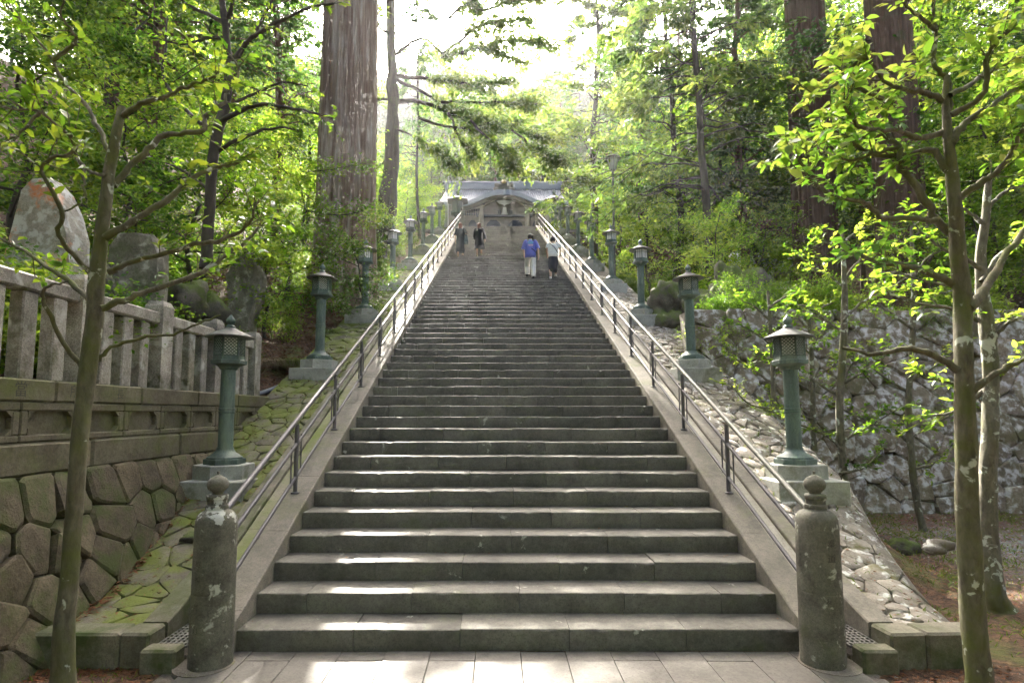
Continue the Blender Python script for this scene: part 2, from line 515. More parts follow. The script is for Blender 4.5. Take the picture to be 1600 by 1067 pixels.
M['soil'] = None
def ground_material():
    m, nt, b = new_mat('forest_floor')
    P = coords(nt)
    sx = nt.nodes.new('ShaderNodeSeparateXYZ'); nt.links.new(P, sx.inputs[0])
    n1 = noise(nt, P, 1.3, 7, .65); n2 = noise(nt, P, 14, 5, .7); n3 = noise(nt, P, .5, 4, .55); n4 = noise(nt, P, 60, 2, .6)
    soil = ramp(nt, n2, [(.36, (.035, .022, .013)), (.52, (.11, .06, .032)), (.66, (.21, .115, .06))])
    vor = nt.nodes.new('ShaderNodeTexVoronoi'); vor.inputs['Scale'].default_value = 38; nt.links.new(P, vor.inputs['Vector'])
    grav = mixc(nt, maprange(nt, vor.outputs['Distance'], 0, .6), (.46, .455, .43), (.20, .195, .18))
    grav = mixc(nt, .45, grav, vor.outputs['Color'], 'SOFT_LIGHT')
    moss = mixc(nt, n2, (.055, .085, .016), (.15, .16, .035))
    # gravel court on the level ground to the right
    gx = maprange(nt, math_(nt, 'ADD', sx.outputs[0], math_(nt, 'MULTIPLY', n1, 2.4)), 7.2, 8.6)
    gy = maprange(nt, math_(nt, 'ADD', sx.outputs[1], math_(nt, 'MULTIPLY', n3, 2.0)), 12.6, 11.0)
    gf = math_(nt, 'MULTIPLY', gx, gy)
    col = mixc(nt, ramp(nt, n1, [(.52, (0, 0, 0)), (.66, (.85, .85, .85))]), soil, moss)
    col = mixc(nt, math_(nt, 'MULTIPLY', gf, ramp(nt, n1, [(.38, (1, 1, 1)), (.62, (.35, .35, .35))])), col, grav)
    nt.links.new(col, b.inputs['Base Color']); b.inputs['Roughness'].default_value = .95
    h = math_(nt, 'ADD', n2, math_(nt, 'MULTIPLY', n4, .5))
    bump(nt, b, h, .9, .04)
    return m
M['soil'] = ground_material()

# ---------------------------------------------------------------- ground: one sheet
def build_ground():
    xs = np.unique(np.concatenate([np.linspace(-140, -30, 23), np.linspace(-30, -7, 30), np.linspace(-7, -4.4, 24), np.linspace(-4.4, 4.4, 12),
                                   np.linspace(4.4, 7, 24), np.linspace(7, 30, 36), np.linspace(30, 140, 23)]))
    ys = np.unique(np.concatenate([np.linspace(-40, 2, 18), np.linspace(2, 9, 40), np.linspace(9, 15, 48), np.linspace(15, 50, 60), np.linspace(50, 140, 40)]))
    X, Y = np.meshgrid(xs, ys)
    Z = terrain(X, Y)
    Z = Z + RNG.normal(0, .012, Z.shape) * (np.abs(X) > 3.4)
    # the masonry on the left keeps the hill back: behind the wall only
    V = np.stack([X, Y, Z], -1).reshape(-1, 3)
    n = len(xs)
    i = (np.arange(len(ys) - 1)[:, None] * n + np.arange(n - 1)[None]).ravel()
    Q = np.stack([i, i + 1, i + n + 1, i + n], -1)
    o = link('ground', smooth(mesh_quads('ground', V, Q)), M['soil'])
    o['kind'] = 'structure'; o['label'] = 'brown forest floor rising beside the stone steps'
build_ground()

# ---------------------------------------------------------------- pavement of slabs in front of the steps
def build_pavement():
    root = empty('pavement', (0, 4, 0)); root['kind'] = 'structure'
    root['label'] = 'worn stone slab pavement at the foot of the steps'
    w = .394
    cols = int(5.9 / w)
    x0 = -cols * w / 2 + .02
    base = MB().box((0, 0, 0), (1, 1, 1), .012).mesh('slab')
    for c in range(cols):
        y1 = D0 - .012
        ln = .19 if c % 2 else .62
        first = True
        while y1 > 1.4:
            L = (ln if first else .86) * random.uniform(.97, 1.03); first = False
            y0 = y1 - L
            o = link('slab', base, M['paving'], root)
            g = .006
            o.scale = (w - g, L - g, .10)
            o.location = (x0 + (c + .5) * w, (y0 + y1) / 2 - 4, -.05 + .006 + random.uniform(-.002, .003))
            o.rotation_euler = (random.uniform(-.003, .003), random.uniform(-.003, .003), 0)
            y1 = y0
    bed = MB().box((0, 3.2, -.07), (5.85, 4.0, .09)).world('joint_bed', M['bed_r'], root)
build_pavement()

# ---------------------------------------------------------------- staircase
def build_stairs():
    root = empty('stone_staircase', (0, D0, 0))
    tag(root, 'long flight of grey stone steps climbing to the temple', 'staircase')
    H = RI; Dp = TR + .06
    b = .014
    prof = [(0, 0), (0, H - b * 1.2), (b * .35, H - b * .4), (b, H), (Dp, H), (Dp, 0)]
    rg = np.random.default_rng(4)
    variants = []
    for v in range(7):
        segs = 14; V = []; F = []; n = len(prof)
        xs_ = np.linspace(-.5, .5, segs + 1)
        wear = rg.normal(0, .0022, segs + 1).cumsum() * .5; wear -= wear.mean()
        chip = np.where(rg.uniform(0, 1, segs + 1) < .10, rg.uniform(.006, .02, segs + 1), 0)
        for i, x in enumerate(xs_):
            for j, (a_, b_) in enumerate(prof):
                dy = dz = 0
                if j in (1, 2, 3): dy = chip[i] * (.6 if j != 1 else .3) + wear[i] * .5; dz = -chip[i] * .55 + wear[i]
                if j == 4: dz = wear[i] * .4
                V.append((x, a_ + dy, b_ + dz))
        for i in range(segs):
            for j in range(n): F.append((i * n + j, i * n + (j + 1) % n, i * n + n + (j + 1) % n, i * n + n + j))
        F += [tuple(range(n - 1, -1, -1)), tuple(segs * n + j for j in range(n))]
        me = mesh_poly('slab', V, F); bm_fix(me); auto_smooth(me, 30); variants.append(me)
    for k in range(1, NST + 1):
        st = empty('step', (0, (k - 1) * TR, (k - 1) * RI), root) if k <= 54 else None
        if k % 2: js = [-2.5, -1.5, -.5, .5, 1.5, 2.5]
        else: js = [-2.5, -2.0, -1.0, 0, 1.0, 2.0, 2.5]
        js = [js[0]] + [j + random.uniform(-.05, .05) for j in js[1:-1]] + [js[-1]]
        if k > 54:
            mb = MB()
            for a, c in zip(js[:-1], js[1:]):
                mb.prism(prof, (a + .002, 0, 0), (c - .002, 0, 0), ((0, 1, 0), (0, 0, 1)))
            mb.obj('step', M['step'], root, loc=(0, (k - 1) * TR, (k - 1) * RI))
            continue
        for a, c in zip(js[:-1], js[1:]):
            o = link('slab', random.choice(variants), M['step'], st)
            o.scale = (c - a - .005, 1, 1)
            o.location = ((a + c) / 2, random.uniform(-.006, .006), random.uniform(-.006, .004))
            o.rotation_euler = (random.uniform(-.006, .002), random.uniform(-.004, .004), random.uniform(-.004, .004))
    # paved landing at the head of the flight
    land = MB().box((0, YTOP + TR + 15.2, ZTOP - .1), (13, 30.0, .2)).world('landing', M['paving'])
    land['kind'] = 'structure'; land['label'] = 'paved landing above the last step'
build_stairs()

# ---------------------------------------------------------------- kerbs, gutters and banks
def sloped(name, x0, x1, top, depth, y0, y1, mat, parent, seg=1.1, joint=.006, front_z=None, bev=.012):
    """sloping kerb made of separate blocks between y0 and y1; top(Y) is its upper edge"""
    y = y0
    first = True
    while y < y1 - .05:
        ye = min(y + seg * random.uniform(.94, 1.06), y1)
        a, c = y + joint / 2, ye - joint / 2
        za, zc = float(top(a)), float(top(c))
        xa, xb = min(x0, x1), max(x0, x1)
        V = [(xa, a, za - depth), (xb, a, za - depth), (xb, c, zc - depth), (xa, c, zc - depth),
             (xa, a, za - bev), (xb, a, za - bev), (xb, c, zc - bev), (xa, c, zc - bev),
             (xa + bev, a, za), (xb - bev, a, za), (xb - bev, c, zc), (xa + bev, c, zc)]
        if first and front_z is not None:
            for i in (0, 1): V[i] = (V[i][0], V[i][1], front_z)
        F = [(0, 3, 2, 1), (0, 1, 5, 4), (1, 2, 6, 5), (2, 3, 7, 6), (3, 0, 4, 7), (4, 5, 9, 8), (5, 6, 10, 9), (6, 7, 11, 10), (7, 4, 8, 11), (8, 9, 10, 11)]
        wobj(name, V, F, mat, parent)
        first = False
        y = ye

def build_kerbs():
    for s, side in ((-1, 'left'), (1, 'right')):
        k = empty('stair_kerb', (s * 2.64, D0, 0))
        tag(k, 'sloping concrete kerb under the handrail on the %s side of the steps' % side, 'kerb', 'kerbs along the steps')
        top = lambda Y: np.minimum(zn(Y) + .075, ZTOP + .075)
        sloped('kerb_block', s * 2.503, s * 2.80, top, .55, D0 + .12, YTOP + .5, M['concrete'], k, 1.1)
        # blunt lower end
        xa, xb = sorted((s * 2.503, s * 2.80))
        yA, yB, zB = D0 - .14, D0 + .117, float(top(D0 + .117))
        V = [(xa, yA, -.05), (xb, yA, -.05), (xb, yB, -.05), (xa, yB, -.05), (xa, yA, .215), (xb, yA, .215), (xb, yB, zB), (xa, yB, zB)]
        wobj('kerb_end', V, [(0, 3, 2, 1), (4, 5, 6, 7), (0, 1, 5, 4), (1, 2, 6, 5), (2, 3, 7, 6), (3, 0, 4, 7)], M['concrete'], k)
        g = empty('side_gutter', (s * 2.95, D0, 0))
        tag(g, ('mossy' if s < 0 else 'pale') + ' concrete gutter running down the %s side of the steps' % side, 'gutter', 'gutters along the steps')
        gm = M['gutter_moss'] if s < 0 else M['gutter']
        gt = lambda Y: np.minimum(zn(Y) - .14, ZTOP - .14)
        sloped('channel_block', s * 2.803, s * 3.10, gt, .4, D0 + .33, YTOP + .5, gm, g, 1.25, .004, bev=.002)
        # drain at the foot
        mb = MB()
        nx, ny = 6, 9
        X0, Y0, wx, wy = s * 2.83 if s > 0 else -3.10, D0 - .20, .26, .52
        for i in range(nx + 1): mb.box((X0 + i * wx / nx, Y0 + wy / 2, .12), (.016, wy, .02))
        for j in range(ny + 1): mb.box((X0 + wx / 2, Y0 + j * wy / ny, .121), (wx, .016, .02))
        mb.world('drain_grate', M['iron'], g)
        MB().box((X0 + wx / 2, Y0 + wy / 2, .02), (wx + .02, wy, .06)).world('drain_bed', M['bed_r'], g)
        MB().box((X0 + wx / 2 + s * .01, D0 - .30, .05), (.30, .17, .22), .02).world('drain_lip', M['kerb_moss'], g)
        oc = empty('outer_kerb', (s * 3.2, D0, 0))
        tag(oc, ('green mossy' if s < 0 else 'lichen spotted') + ' stone kerb between the gutter and the %s cobbled bank' % side, 'kerb', 'outer kerbs beside the gutters')
        ot = lambda Y: np.minimum(smax(zn(Y) - .10, .24, .12), ZTOP - .06)
        sloped('kerb_block', s * 3.103, s * 3.33, ot, .5, D0 - .02, YTOP + .5, M['kerb_moss'] if s < 0 else M['concrete'], oc, 1.2)
        # level return at the foot of the bank
        lw = empty('foot_kerb', (s * 3.7, D0 - .3, 0))
        tag(lw, 'low mossy stone kerb closing the foot of the %s cobbled bank' % side, 'kerb', 'foot kerbs of the banks')
        ends = [3.103, 3.36, 4.14] if s < 0 else [3.103, 3.42, 3.98]
        for a, b in zip(ends[:-1], ends[1:]):
            MB().box((s * (a + b) / 2, D0 - .16 + (.0 if s < 0 else .06 * (a - 3.1)), .10), (b - a - .006, .26, .32), .02, rz=(0 if s < 0 else .05)).world('kerb_block', M['kerb_moss'], lw)
build_kerbs()

# ---------------------------------------------------------------- stones laid cell by cell
def clip(poly, px, py, nx, ny):
    out = []
    n = len(poly)
    for i in range(n):
        a, b = poly[i], poly[(i + 1) % n]
        da = (a[0] - px) * nx + (a[1] - py) * ny; db = (b[0] - px) * nx + (b[1] - py) * ny
        if da <= 0: out.append(a)
        if (da < 0 < db) or (db < 0 < da):
            t = da / (da - db)
            out.append((a[0] + t * (b[0] - a[0]), a[1] + t * (b[1] - a[1])))
    return out

def cells(sites, bound):
    S = np.asarray(sites)
    res = []
    for i, (x, y) in enumerate(S):
        d = (S[:, 0] - x) ** 2 + (S[:, 1] - y) ** 2
        poly = list(bound)
        for j in np.argsort(d)[1:16]:
            mx, my = (x + S[j, 0]) / 2, (y + S[j, 1]) / 2
            poly = clip(poly, mx, my, S[j, 0] - x, S[j, 1] - y)
            if len(poly) < 3: break
        res.append(poly if len(poly) >= 3 else None)
    return res

def area(p):
    return abs(sum(p[i][0] * p[(i + 1) % len(p)][1] - p[(i + 1) % len(p)][0] * p[i][1] for i in range(len(p)))) / 2

def stone_from_cell(poly, gap, h, rng, corner=.22, dome=.25, sink=.12, tilt=.08):
    """verts (u, v, w) and faces of one stone filling a cell"""
    P = np.array(poly); c = P.mean(0)
    n = len(P)
    pts = []
    for i in range(n):
        a, b, d = P[i - 1], P[i], P[(i + 1) % n]
        pts.append(b + (a - b) * corner); pts.append(b + (d - b) * corner)
    pts = np.array(pts)
    size = math.sqrt(max(area(poly), 1e-4))
    k = max(.5, 1 - 2 * gap / size)
    pts = c + (pts - c) * k
    m = len(pts)
    jit = rng.normal(0, .012 * size, (m, 2))
    tu, tv = rng.normal(0, tilt, 2)
    hh = h * rng.uniform(.7, 1.3)
    def ring(f, w, j=0):
        q = c + (pts + jit * j - c) * f
        ww = w + (q[:, 0] - c[0]) * tu + (q[:, 1] - c[1]) * tv + rng.normal(0, .03 * hh, m)
        return np.column_stack([q, ww])
    V = np.vstack([ring(1.0, -sink), ring(1.0, hh * .45, 1), ring(.86, hh * .9, 1), [[c[0], c[1], hh * (1 + dome)]]])
    F = []
    for r_ in range(2):
        for i in range(m):
            j = (i + 1) % m
            F.append((r_ * m + i, r_ * m + j, r_ * m + m + j, r_ * m + m + i))
    for i in range(m): F.append((2 * m + i, 2 * m + (i + 1) % m, 3 * m))
    return V, F

def lay(name, cells_, mapf, mat, parent, gap, h, rng, limit=300, key=None, **kw):
    todo = [p for p in cells_ if p is not None and area(p) > .004]
    if key: todo.sort(key=key)
    extra = MB()
    for i, p in enumerate(todo):
        V, F = stone_from_cell(p, gap, h, rng, **kw)
        W = mapf(V)
        if i < limit:
            o = wobj(name, W, F, mat, parent)
            bm_fix(o.data); auto_smooth(o.data, 24)
        else: extra.add(W, F)
    if extra.V:
        o = extra.world(name, mat, parent, sm=True); o['kind'] = 'stuff'

def diamond_sites(u0, u1, v0, v1, du, dv, jit, rng):
    S = []; row = 0
    v = v0 + dv * .3
    while v < v1:
        u = u0 + (du * .5 if row % 2 else 0) + du * .25
        while u < u1:
            S.append((u + rng.normal(0, jit * du), v + rng.normal(0, jit * dv))); u += du
        v += dv; row += 1
    return S

def build_banks():
    rng = np.random.default_rng(5)
    for s in (-1, 1):
        side = 'left' if s < 0 else 'right'
        xo = 4.98 if s < 0 else 4.95
        edge = (lambda Y: np.clip(4.12 + (np.asarray(Y, float) - 5.2) * .16, 4.1, 4.62)) if s < 0 else (lambda Y: np.clip(4.0 + (np.asarray(Y, float) - 5.2) * .34, 4.0, 5.1))
        root = empty('cobbled_bank', (s * 4.1, D0, 0)); root['kind'] = 'structure'
        root['label'] = ('moss covered' if s < 0 else 'pale lichen spotted') + ' cobbled bank on the %s side of the steps' % side
        fall = (lambda X: 0.10 * (abs(X) - 3.3)) if s > 0 else (lambda X: -.03 * (abs(X) - 3.3))
        def surf(X, Y):
            X = np.abs(X)
            z = bankz(Y)
            if s > 0:
                e = np.clip((X - (edge(Y) - .30)) / .42, 0, 1.3)
                z = z - .08 * (X - 3.3)
                z = z - e * e * np.minimum(z, .75)
                z = np.maximum(z, -.05)
            return z
        # bed
        ys = np.concatenate([np.linspace(D0 - .04, 12, 60), np.linspace(12.3, YTOP + .6, 50)])
        xs = np.linspace(3.32, xo + (.55 if s > 0 else .12), 14)
        X, Y = np.meshgrid(xs * s, ys)
        X = s * (3.32 + (np.abs(X) - 3.32) / (xs[-1] - 3.32) * (edge(Y) + (.12 if s > 0 else .06) - 3.32))
        Z = surf(X, Y) - .02 + rng.normal(0, .012, X.shape)
        V = np.stack([X, Y, Z], -1).reshape(-1, 3); n = len(xs)
        i = (np.arange(len(ys) - 1)[:, None] * n + np.arange(n - 1)[None]).ravel()
        Q = np.stack([i, i + 1, i + n + 1, i + n], -1)
        bed = wobj('bank_bed', V, Q, M['bed_l'] if s < 0 else M['bed_r'], root, sm=True, quads=True)
        # cobbles: along = Y measured up the slope
        y1 = 23.0
        S = diamond_sites(3.36, xo + .4, D0 + .02, y1, .36 if s < 0 else .33, .23 if s < 0 else .20, .30, rng)

        bound = [(3.36, D0 + .0), (xo + .5, D0 + .0), (xo + .5, y1), (3.36, y1)]
        cs = cells(S, bound)
        cs = [c for c in cs if c is not None and area(c) < .25 and np.mean([q[0] for q in c]) < edge(np.mean([q[1] for q in c])) - .02]
        def mapf(V):
            X, Y = V[:, 0] * s, V[:, 1]
            return np.column_stack([X, Y, surf(X, Y) + V[:, 2]])
        lay('cobble', cs, mapf, M['bank_l'] if s < 0 else M['bank_r'], root, .009 if s < 0 else .008, .017 if s < 0 else .024, rng, 300,
            key=lambda p: np.mean([q[1] for q in p]), sink=.05, tilt=.05 if s < 0 else .09, corner=.14, dome=.08)
build_banks()

def build_right_wall():
    rng = np.random.default_rng(8)
    root = empty('retaining_wall', (9, 12.6, 0))
    tag(root, 'battered retaining wall of large lichen covered grey stones', 'wall')
    x0, x1, H = 4.35, 19.5, 4.62
    yb, yt = 12.25, 13.45
    L = math.hypot(H, yt - yb)
    N = np.array([0, -H, (yt - yb)]) / L
    Uv = np.array([1.0, 0, 0]); Vv = np.array([0, yt - yb, H]) / L
    O = np.array([0, yb, -.05])
    S = diamond_sites(x0, x1, 0, L, .80, .40, .27, rng)
    cs = cells(S, [(x0, 0), (x1, 0), (x1, L), (x0, L)])
    cs = [c for c in cs if c is not None]
    mapf = lambda V: O + V[:, :1] * Uv + V[:, 1:2] * Vv + V[:, 2:3] * N
    lay('wall_stone', cs, mapf, M['ishigaki'], root, .004, .07, rng, 300, key=lambda p: np.mean([q[0] for q in p]), sink=.22, tilt=.11, dome=.10, corner=.10)
    V = mapf(np.array([(x0, -.1, -.06), (x1, -.1, -.06), (x1, L - .03, -.06), (x0, L - .03, -.06)]))
    V = np.vstack([V, V + np.array([0, .5, 0])])
    wobj('wall_core', V, [(0, 1, 2, 3), (7, 6, 5, 4), (0, 4, 5, 1), (1, 5, 6, 2), (2, 6, 7, 3), (3, 7, 4, 0)], M['bed_r'], root)
build_right_wall()

FX = -4.75   # plane of the stone fence on the left
def build_left_wall():
    rng = np.random.default_rng(9)
    root = empty('boulder_wall', (-4.4, 6, 0))
    tag(root, 'dark mossy boulder wall below the stone fence', 'wall')
    y0, y1, H = 1.45, 9.8, 1.525
    xb, xt = -3.98, -4.56
    L = math.hypot(H + .1, xt - xb)
    Uv = np.array([0, 1.0, 0]); Vv = np.array([xt - xb, 0, H + .1]) / L; N = np.array([H + .1, 0, xb - xt]) / L
    O = np.array([xb, 0, -.1])
    S = diamond_sites(y0, y1, 0, L - .42, .52, .25, .16, rng)
    S += [(u + rng.normal(0, .05), L - .22 + rng.normal(0, .03)) for u in np.arange(y0 + .2, y1, .42)]
    cs = [c for c in cells(S, [(y0, 0), (y1, 0), (y1, L), (y0, L)]) if c is not None]
    mapf = lambda V: O + V[:, :1] * Uv + V[:, 1:2] * Vv + V[:, 2:3] * N
    lay('wall_stone', cs, mapf, M['ishigaki_dark'], root, .006, .05, rng, 300, sink=.2, tilt=.085, dome=.12, corner=.10)
    V = mapf(np.array([(y0, -.1, -.05), (y1, -.1, -.05), (y1, L - .02, -.05), (y0, L - .02, -.05)]))
    V = np.vstack([V, V + np.array([-.6, 0, 0])])
    wobj('wall_core', V, [(0, 1, 2, 3), (7, 6, 5, 4), (0, 4, 5, 1), (1, 5, 6, 2), (2, 6, 7, 3), (3, 7, 4, 0)], M['bed_r'], root)

    f = empty('stone_fence', (FX, 6, H))
    tag(f, 'weathered stone fence of square posts on a carved panel base', 'fence')
    yE = 10.65
    # plain ledge course
    y = 1.45
    while y < yE:
        e = min(y + rng.uniform(1.4, 1.75), yE)
        MB().box((FX - .12, (y + e) / 2, (1.515 + 1.828) / 2), (.68, e - y - .006, .313), .03).world('ledge_block', M['panel'], f)
        y = e
    # carved panel course
    y = 1.6
    frame_mesh = {}
    while y < yE - .3:
        e = min(y + .725, yE)
        c = (y + e) / 2; w = e - y - .008
        xf = FX + .205
        z0, z1 = 1.830, 2.205
        p = MB().box((xf - .26, c, (z0 + z1) / 2), (.40, w, z1 - z0), .01).world('panel_block', M['panel'], f)
        mb = MB()
        b = .085
        for (cy, cz, dy, dz) in ((c, z1 - b / 2 + .0, w, b), (c, z0 + b * .4, w, b * .8), (c - w / 2 + b / 2, (z0 + z1) / 2 - .008, b, z1 - z0 - 1.8 * b), (c + w / 2 - b / 2, (z0 + z1) / 2 - .008, b, z1 - z0 - 1.8 * b)):
            mb.box((xf - .03, cy, cz), (.07, dy, dz - .002), .012)
        for sy in (-1, 1):   # cut corners of the sunk panel
            for zz, sz in ((z1 - b, -1), (z0 + .8 * b, 1)):
                yy = c + sy * (w / 2 - b)
                V = [(xf + .003, yy, zz), (xf + .003, yy - sy * .07, zz), (xf + .003, yy, zz + sz * .06)]
                V2 = [(xf - .06, a[1], a[2]) for a in V]
                mb.add(V + V2, [(0, 1, 2), (5, 4, 3), (0, 3, 4, 1), (1, 4, 5, 2), (2, 5, 3, 0)])
        mb.world('panel_frame', M['panel'], p)
        y = e
    # sill course
    y = 1.45
    while y < yE + .25:
        e = min(y + rng.uniform(1.25, 1.5), yE + .25)
        MB().box((FX - .02, (y + e) / 2, (2.207 + 2.418) / 2), (.48, e - y - .006, .211), .018).world('sill_block', M['panel'], f)
        y = e
    # posts, slats and rails
    main = [1.77 + i * 1.46 for i in range(7)]
    for i, yy in enumerate(main):
        hz = 1.11
        h = MB()
        a = .125
        h.add([(FX - a, yy - a, 2.418), (FX + a, yy - a, 2.418), (FX + a, yy + a, 2.418), (FX - a, yy + a, 2.418),
               (FX - a, yy - a, 2.418 + hz), (FX + a, yy - a, 2.418 + hz), (FX + a, yy + a, 2.418 + hz), (FX - a, yy + a, 2.418 + hz),
               (FX - a * .75, yy - a * .75, 2.418 + hz + .07), (FX + a * .75, yy - a * .75, 2.418 + hz + .07), (FX + a * .75, yy + a * .75, 2.418 + hz + .07), (FX - a * .75, yy + a * .75, 2.418 + hz + .07)],
              [(0, 3, 2, 1), (0, 1, 5, 4), (1, 2, 6, 5), (2, 3, 7, 6), (3, 0, 4, 7), (4, 5, 9, 8), (5, 6, 10, 9), (6, 7, 11, 10), (7, 4, 8, 11), (8, 9, 10, 11)])
        h.world('main_post', M['fence'], f)
        if i + 1 < len(main):
            y2 = main[i + 1]
            for q in range(3):
                ys = yy + (q + 1) * 1.46 / 4
                MB().box((FX + rng.normal(0, .008), ys, 2.418 + .425), (.15, .175, .85), .014, rz=rng.normal(0, .03)).world('slat', M['fence'], f)
            MB().box((FX, (yy + y2) / 2, 2.418 + .935), (.20, 1.46 - 2 * a - .006, .16), .02).world('top_rail', M['fence'], f)
    return f
FENCE = build_left_wall()

# ---------------------------------------------------------------- handrails
def build_rails():
    for s, side in ((-1, 'left'), (1, 'right')):
        root = empty('handrail', (s * 2.69, D0, 0))
        tag(root, ('bright steel' if s < 0 else 'grey painted metal') + ' handrail with three pipes along the %s of the steps' % side, 'handrail', 'handrails of the steps')
        x = s * 2.69
        ys, ye = D0 - .02, YTOP + .3
        mt = M['steel'] if s < 0 else M['steel_painted']
        for nm, off, rd in (('top_pipe', .90, .030), ('middle_pipe', .60, .023), ('bottom_pipe', .19, .021)):
            P = np.array([(x, yy, float(zn(yy)) + .075 + off) for yy in np.linspace(ys, ye, 20)])
            V, Q = tube_np(P, rd, 12)
            wobj(nm, V, Q, mt if nm == 'top_pipe' else M['steel'], root, sm=True, quads=True)
        y = D0 + 5.05 * TR * .0 + 1.93
        k = 0
        post = MB().lathe([(.026, -.10), (.026, .84)], 12); post.lathe([(.055, -.012), (.055, .004), (.03, .012)], 14)
        pm = auto_smooth(post.mesh('post'))
        bar = auto_smooth(MB().lathe([(.010, .15), (.010, .64)], 8).mesh('baluster'))
        while y < ye:
            z = float(zn(y)) + .075
            p = link('post', pm, M['steel'], root, (0, y - D0, z))
            for dy in (-.17, .17):
                link('baluster', bar, M['steel'], p, (0, dy, dy * SLOPE))
            y += 1.645; k += 1
        # last baluster before the foot post
        link('baluster', bar, M['steel'], root, (0, .26, float(zn(D0 + .26)) + .075))
build_rails()

# ---------------------------------------------------------------- onion topped posts
GIB = [(.0, 1.605), (.012, 1.60), (.010, 1.575), (.03, 1.562), (.062, 1.545), (.083, 1.515), (.088, 1.485), (.078, 1.455), (.055, 1.432), (.043, 1.418), (.045, 1.41),
       (.082, 1.405), (.088, 1.395), (.086, 1.37), (.078, 1.362), (.078, 1.325), (.088, 1.318), (.092, 1.30), (.09, 1.285), (.098, 1.275), (.125, 1.262), (.150, 1.235), (.163, 1.20), (.166, 1.15)]
def build_foot_posts():
    for s in (-1, 1):
        c = at(329, 1032, D0 - .28) if s < 0 else at(1286, 1030, D0 - .26)
        root = empty('stone_post', (c[0], c[1], 0))
        tag(root, ('blotchy stone post with onion finial and chipped white shoulder left of the steps' if s < 0 else 'grey stone post with onion finial and lichen streaks right of the steps'), 'post', 'onion topped posts at the foot of the steps')
        prof = [(.170, -.06), (.170, .42), (.1695, .425)] if s < 0 else [(.170, -.06)]
        mb = MB().lathe([(q[0] if i else .001, q[1]) for i, q in enumerate(GIB)][14:][::-1], 36, cap=False)
        pm_ = M['post_chipped'] if s < 0 else M['post']
        lop = lambda a: 1 + .006 * math.sin(3 * a + 1) + .005 * math.sin(7 * a) + .004 * math.sin(13 * a + 2)
        auto_smooth(MB().lathe([(.174, -.06), (.172, .3), (.171, .59), (.1708, .604), (.169, .608)], 44, wob=lop).obj('lower_shaft', pm_, root).data, 50)
        body = MB().lathe([(.169, .6085), (.1707, .613), (.1705, .63), (.169, .9), (.166, 1.15), (.163, 1.20), (.150, 1.235), (.125, 1.262), (.098, 1.275)], 44, wob=lop)
        auto_smooth(body.obj('shaft', pm_, root).data, 50)
        neck = MB().lathe(GIB[11:20][::-1], 32); auto_smooth(neck.obj('neck', pm_, root).data, 35)
        fin = MB().lathe(GIB[:12][::-1], 32); auto_smooth(fin.obj('onion_finial', M['post'], root).data, 60)
        MB().lathe([(.24, -.05), (.24, .012), (.2, .02)], 28, c=(0.05 * s, 0, 0)).obj('footing', M['bed_r'], root)
        words = [('日', -.35, .17, .055), ('月', -.35, .33, .055), ('年', -.35, .52, .055), ('和', -.35, .74, .055), ('昭', -.35, .86, .055)] if s < 0 else [('道', .12, .90, .075), ('友', -.12, .56, .05), ('奉', .12, 1.02, .07)]
        for ch, a, z, h in words:
            carve_cyl(ch, root, a, z, h, .1715)
    for s in (-1, 1):   # the same posts close the rails at the head of the flight
        root = empty('stone_post', (s * 2.66, YTOP + .45, ZTOP - .05))
        tag(root, 'pale onion topped stone post at the head of the steps, %s handrail end' % ('left' if s < 0 else 'right'), 'post', 'onion topped posts at the head of the steps')
        body = MB().lathe([(.172, 0), (.166, 1.15), (.150, 1.235), (.098, 1.275)], 20); auto_smooth(body.obj('shaft', M['post'], root).data, 50)
        fin = MB().lathe(GIB[:20][::-1], 18); auto_smooth(fin.obj('onion_finial', M['post'], root).data, 50)

def glyph(ch):
    cu = bpy.data.curves.new('glyph', 'FONT'); cu.body = ch; cu.size = 1.0; cu.align_x = 'CENTER'; cu.align_y = 'CENTER'; cu.resolution_u = 2
    o = bpy.data.objects.new('glyph', cu); COL.objects.link(o)
    dg = bpy.context.evaluated_depsgraph_get()
    me = bpy.data.meshes.new_from_object(o.evaluated_get(dg))
    V = np.array([v.co[:] for v in me.vertices]); F = [tuple(p.vertices) for p in me.polygons]
    bpy.data.objects.remove(o); bpy.data.curves.remove(cu); bpy.data.meshes.remove(me)
    return V, F
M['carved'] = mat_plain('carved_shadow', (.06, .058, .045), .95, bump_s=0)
def carve_cyl(ch, root, ang, z, h, rad):
    try:
        V, F = glyph(ch)
        if len(V) == 0: return
        a = ang + V[:, 0] * h / rad
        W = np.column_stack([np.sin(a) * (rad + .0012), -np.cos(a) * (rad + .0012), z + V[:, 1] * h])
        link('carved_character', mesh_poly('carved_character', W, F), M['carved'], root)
    except Exception as e:
        print('glyph', e)
build_foot_posts()
def carve_fence():
    for ch, px_, py_, h in (('當', 33, 607, .15), ('所', 117, 616, .14), ('長', 188, 620, .13)):
        try:
            T = (FX + .221 - CAMX) / ((px_ - PX) / FPX)
            Y = T * (cP - (PY - py_) / FPX * sP)
            V, F = glyph(ch)
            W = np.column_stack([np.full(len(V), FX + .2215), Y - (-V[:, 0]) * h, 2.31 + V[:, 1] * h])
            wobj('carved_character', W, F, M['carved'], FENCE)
        except Exception as e: print('glyph', e)
carve_fence()
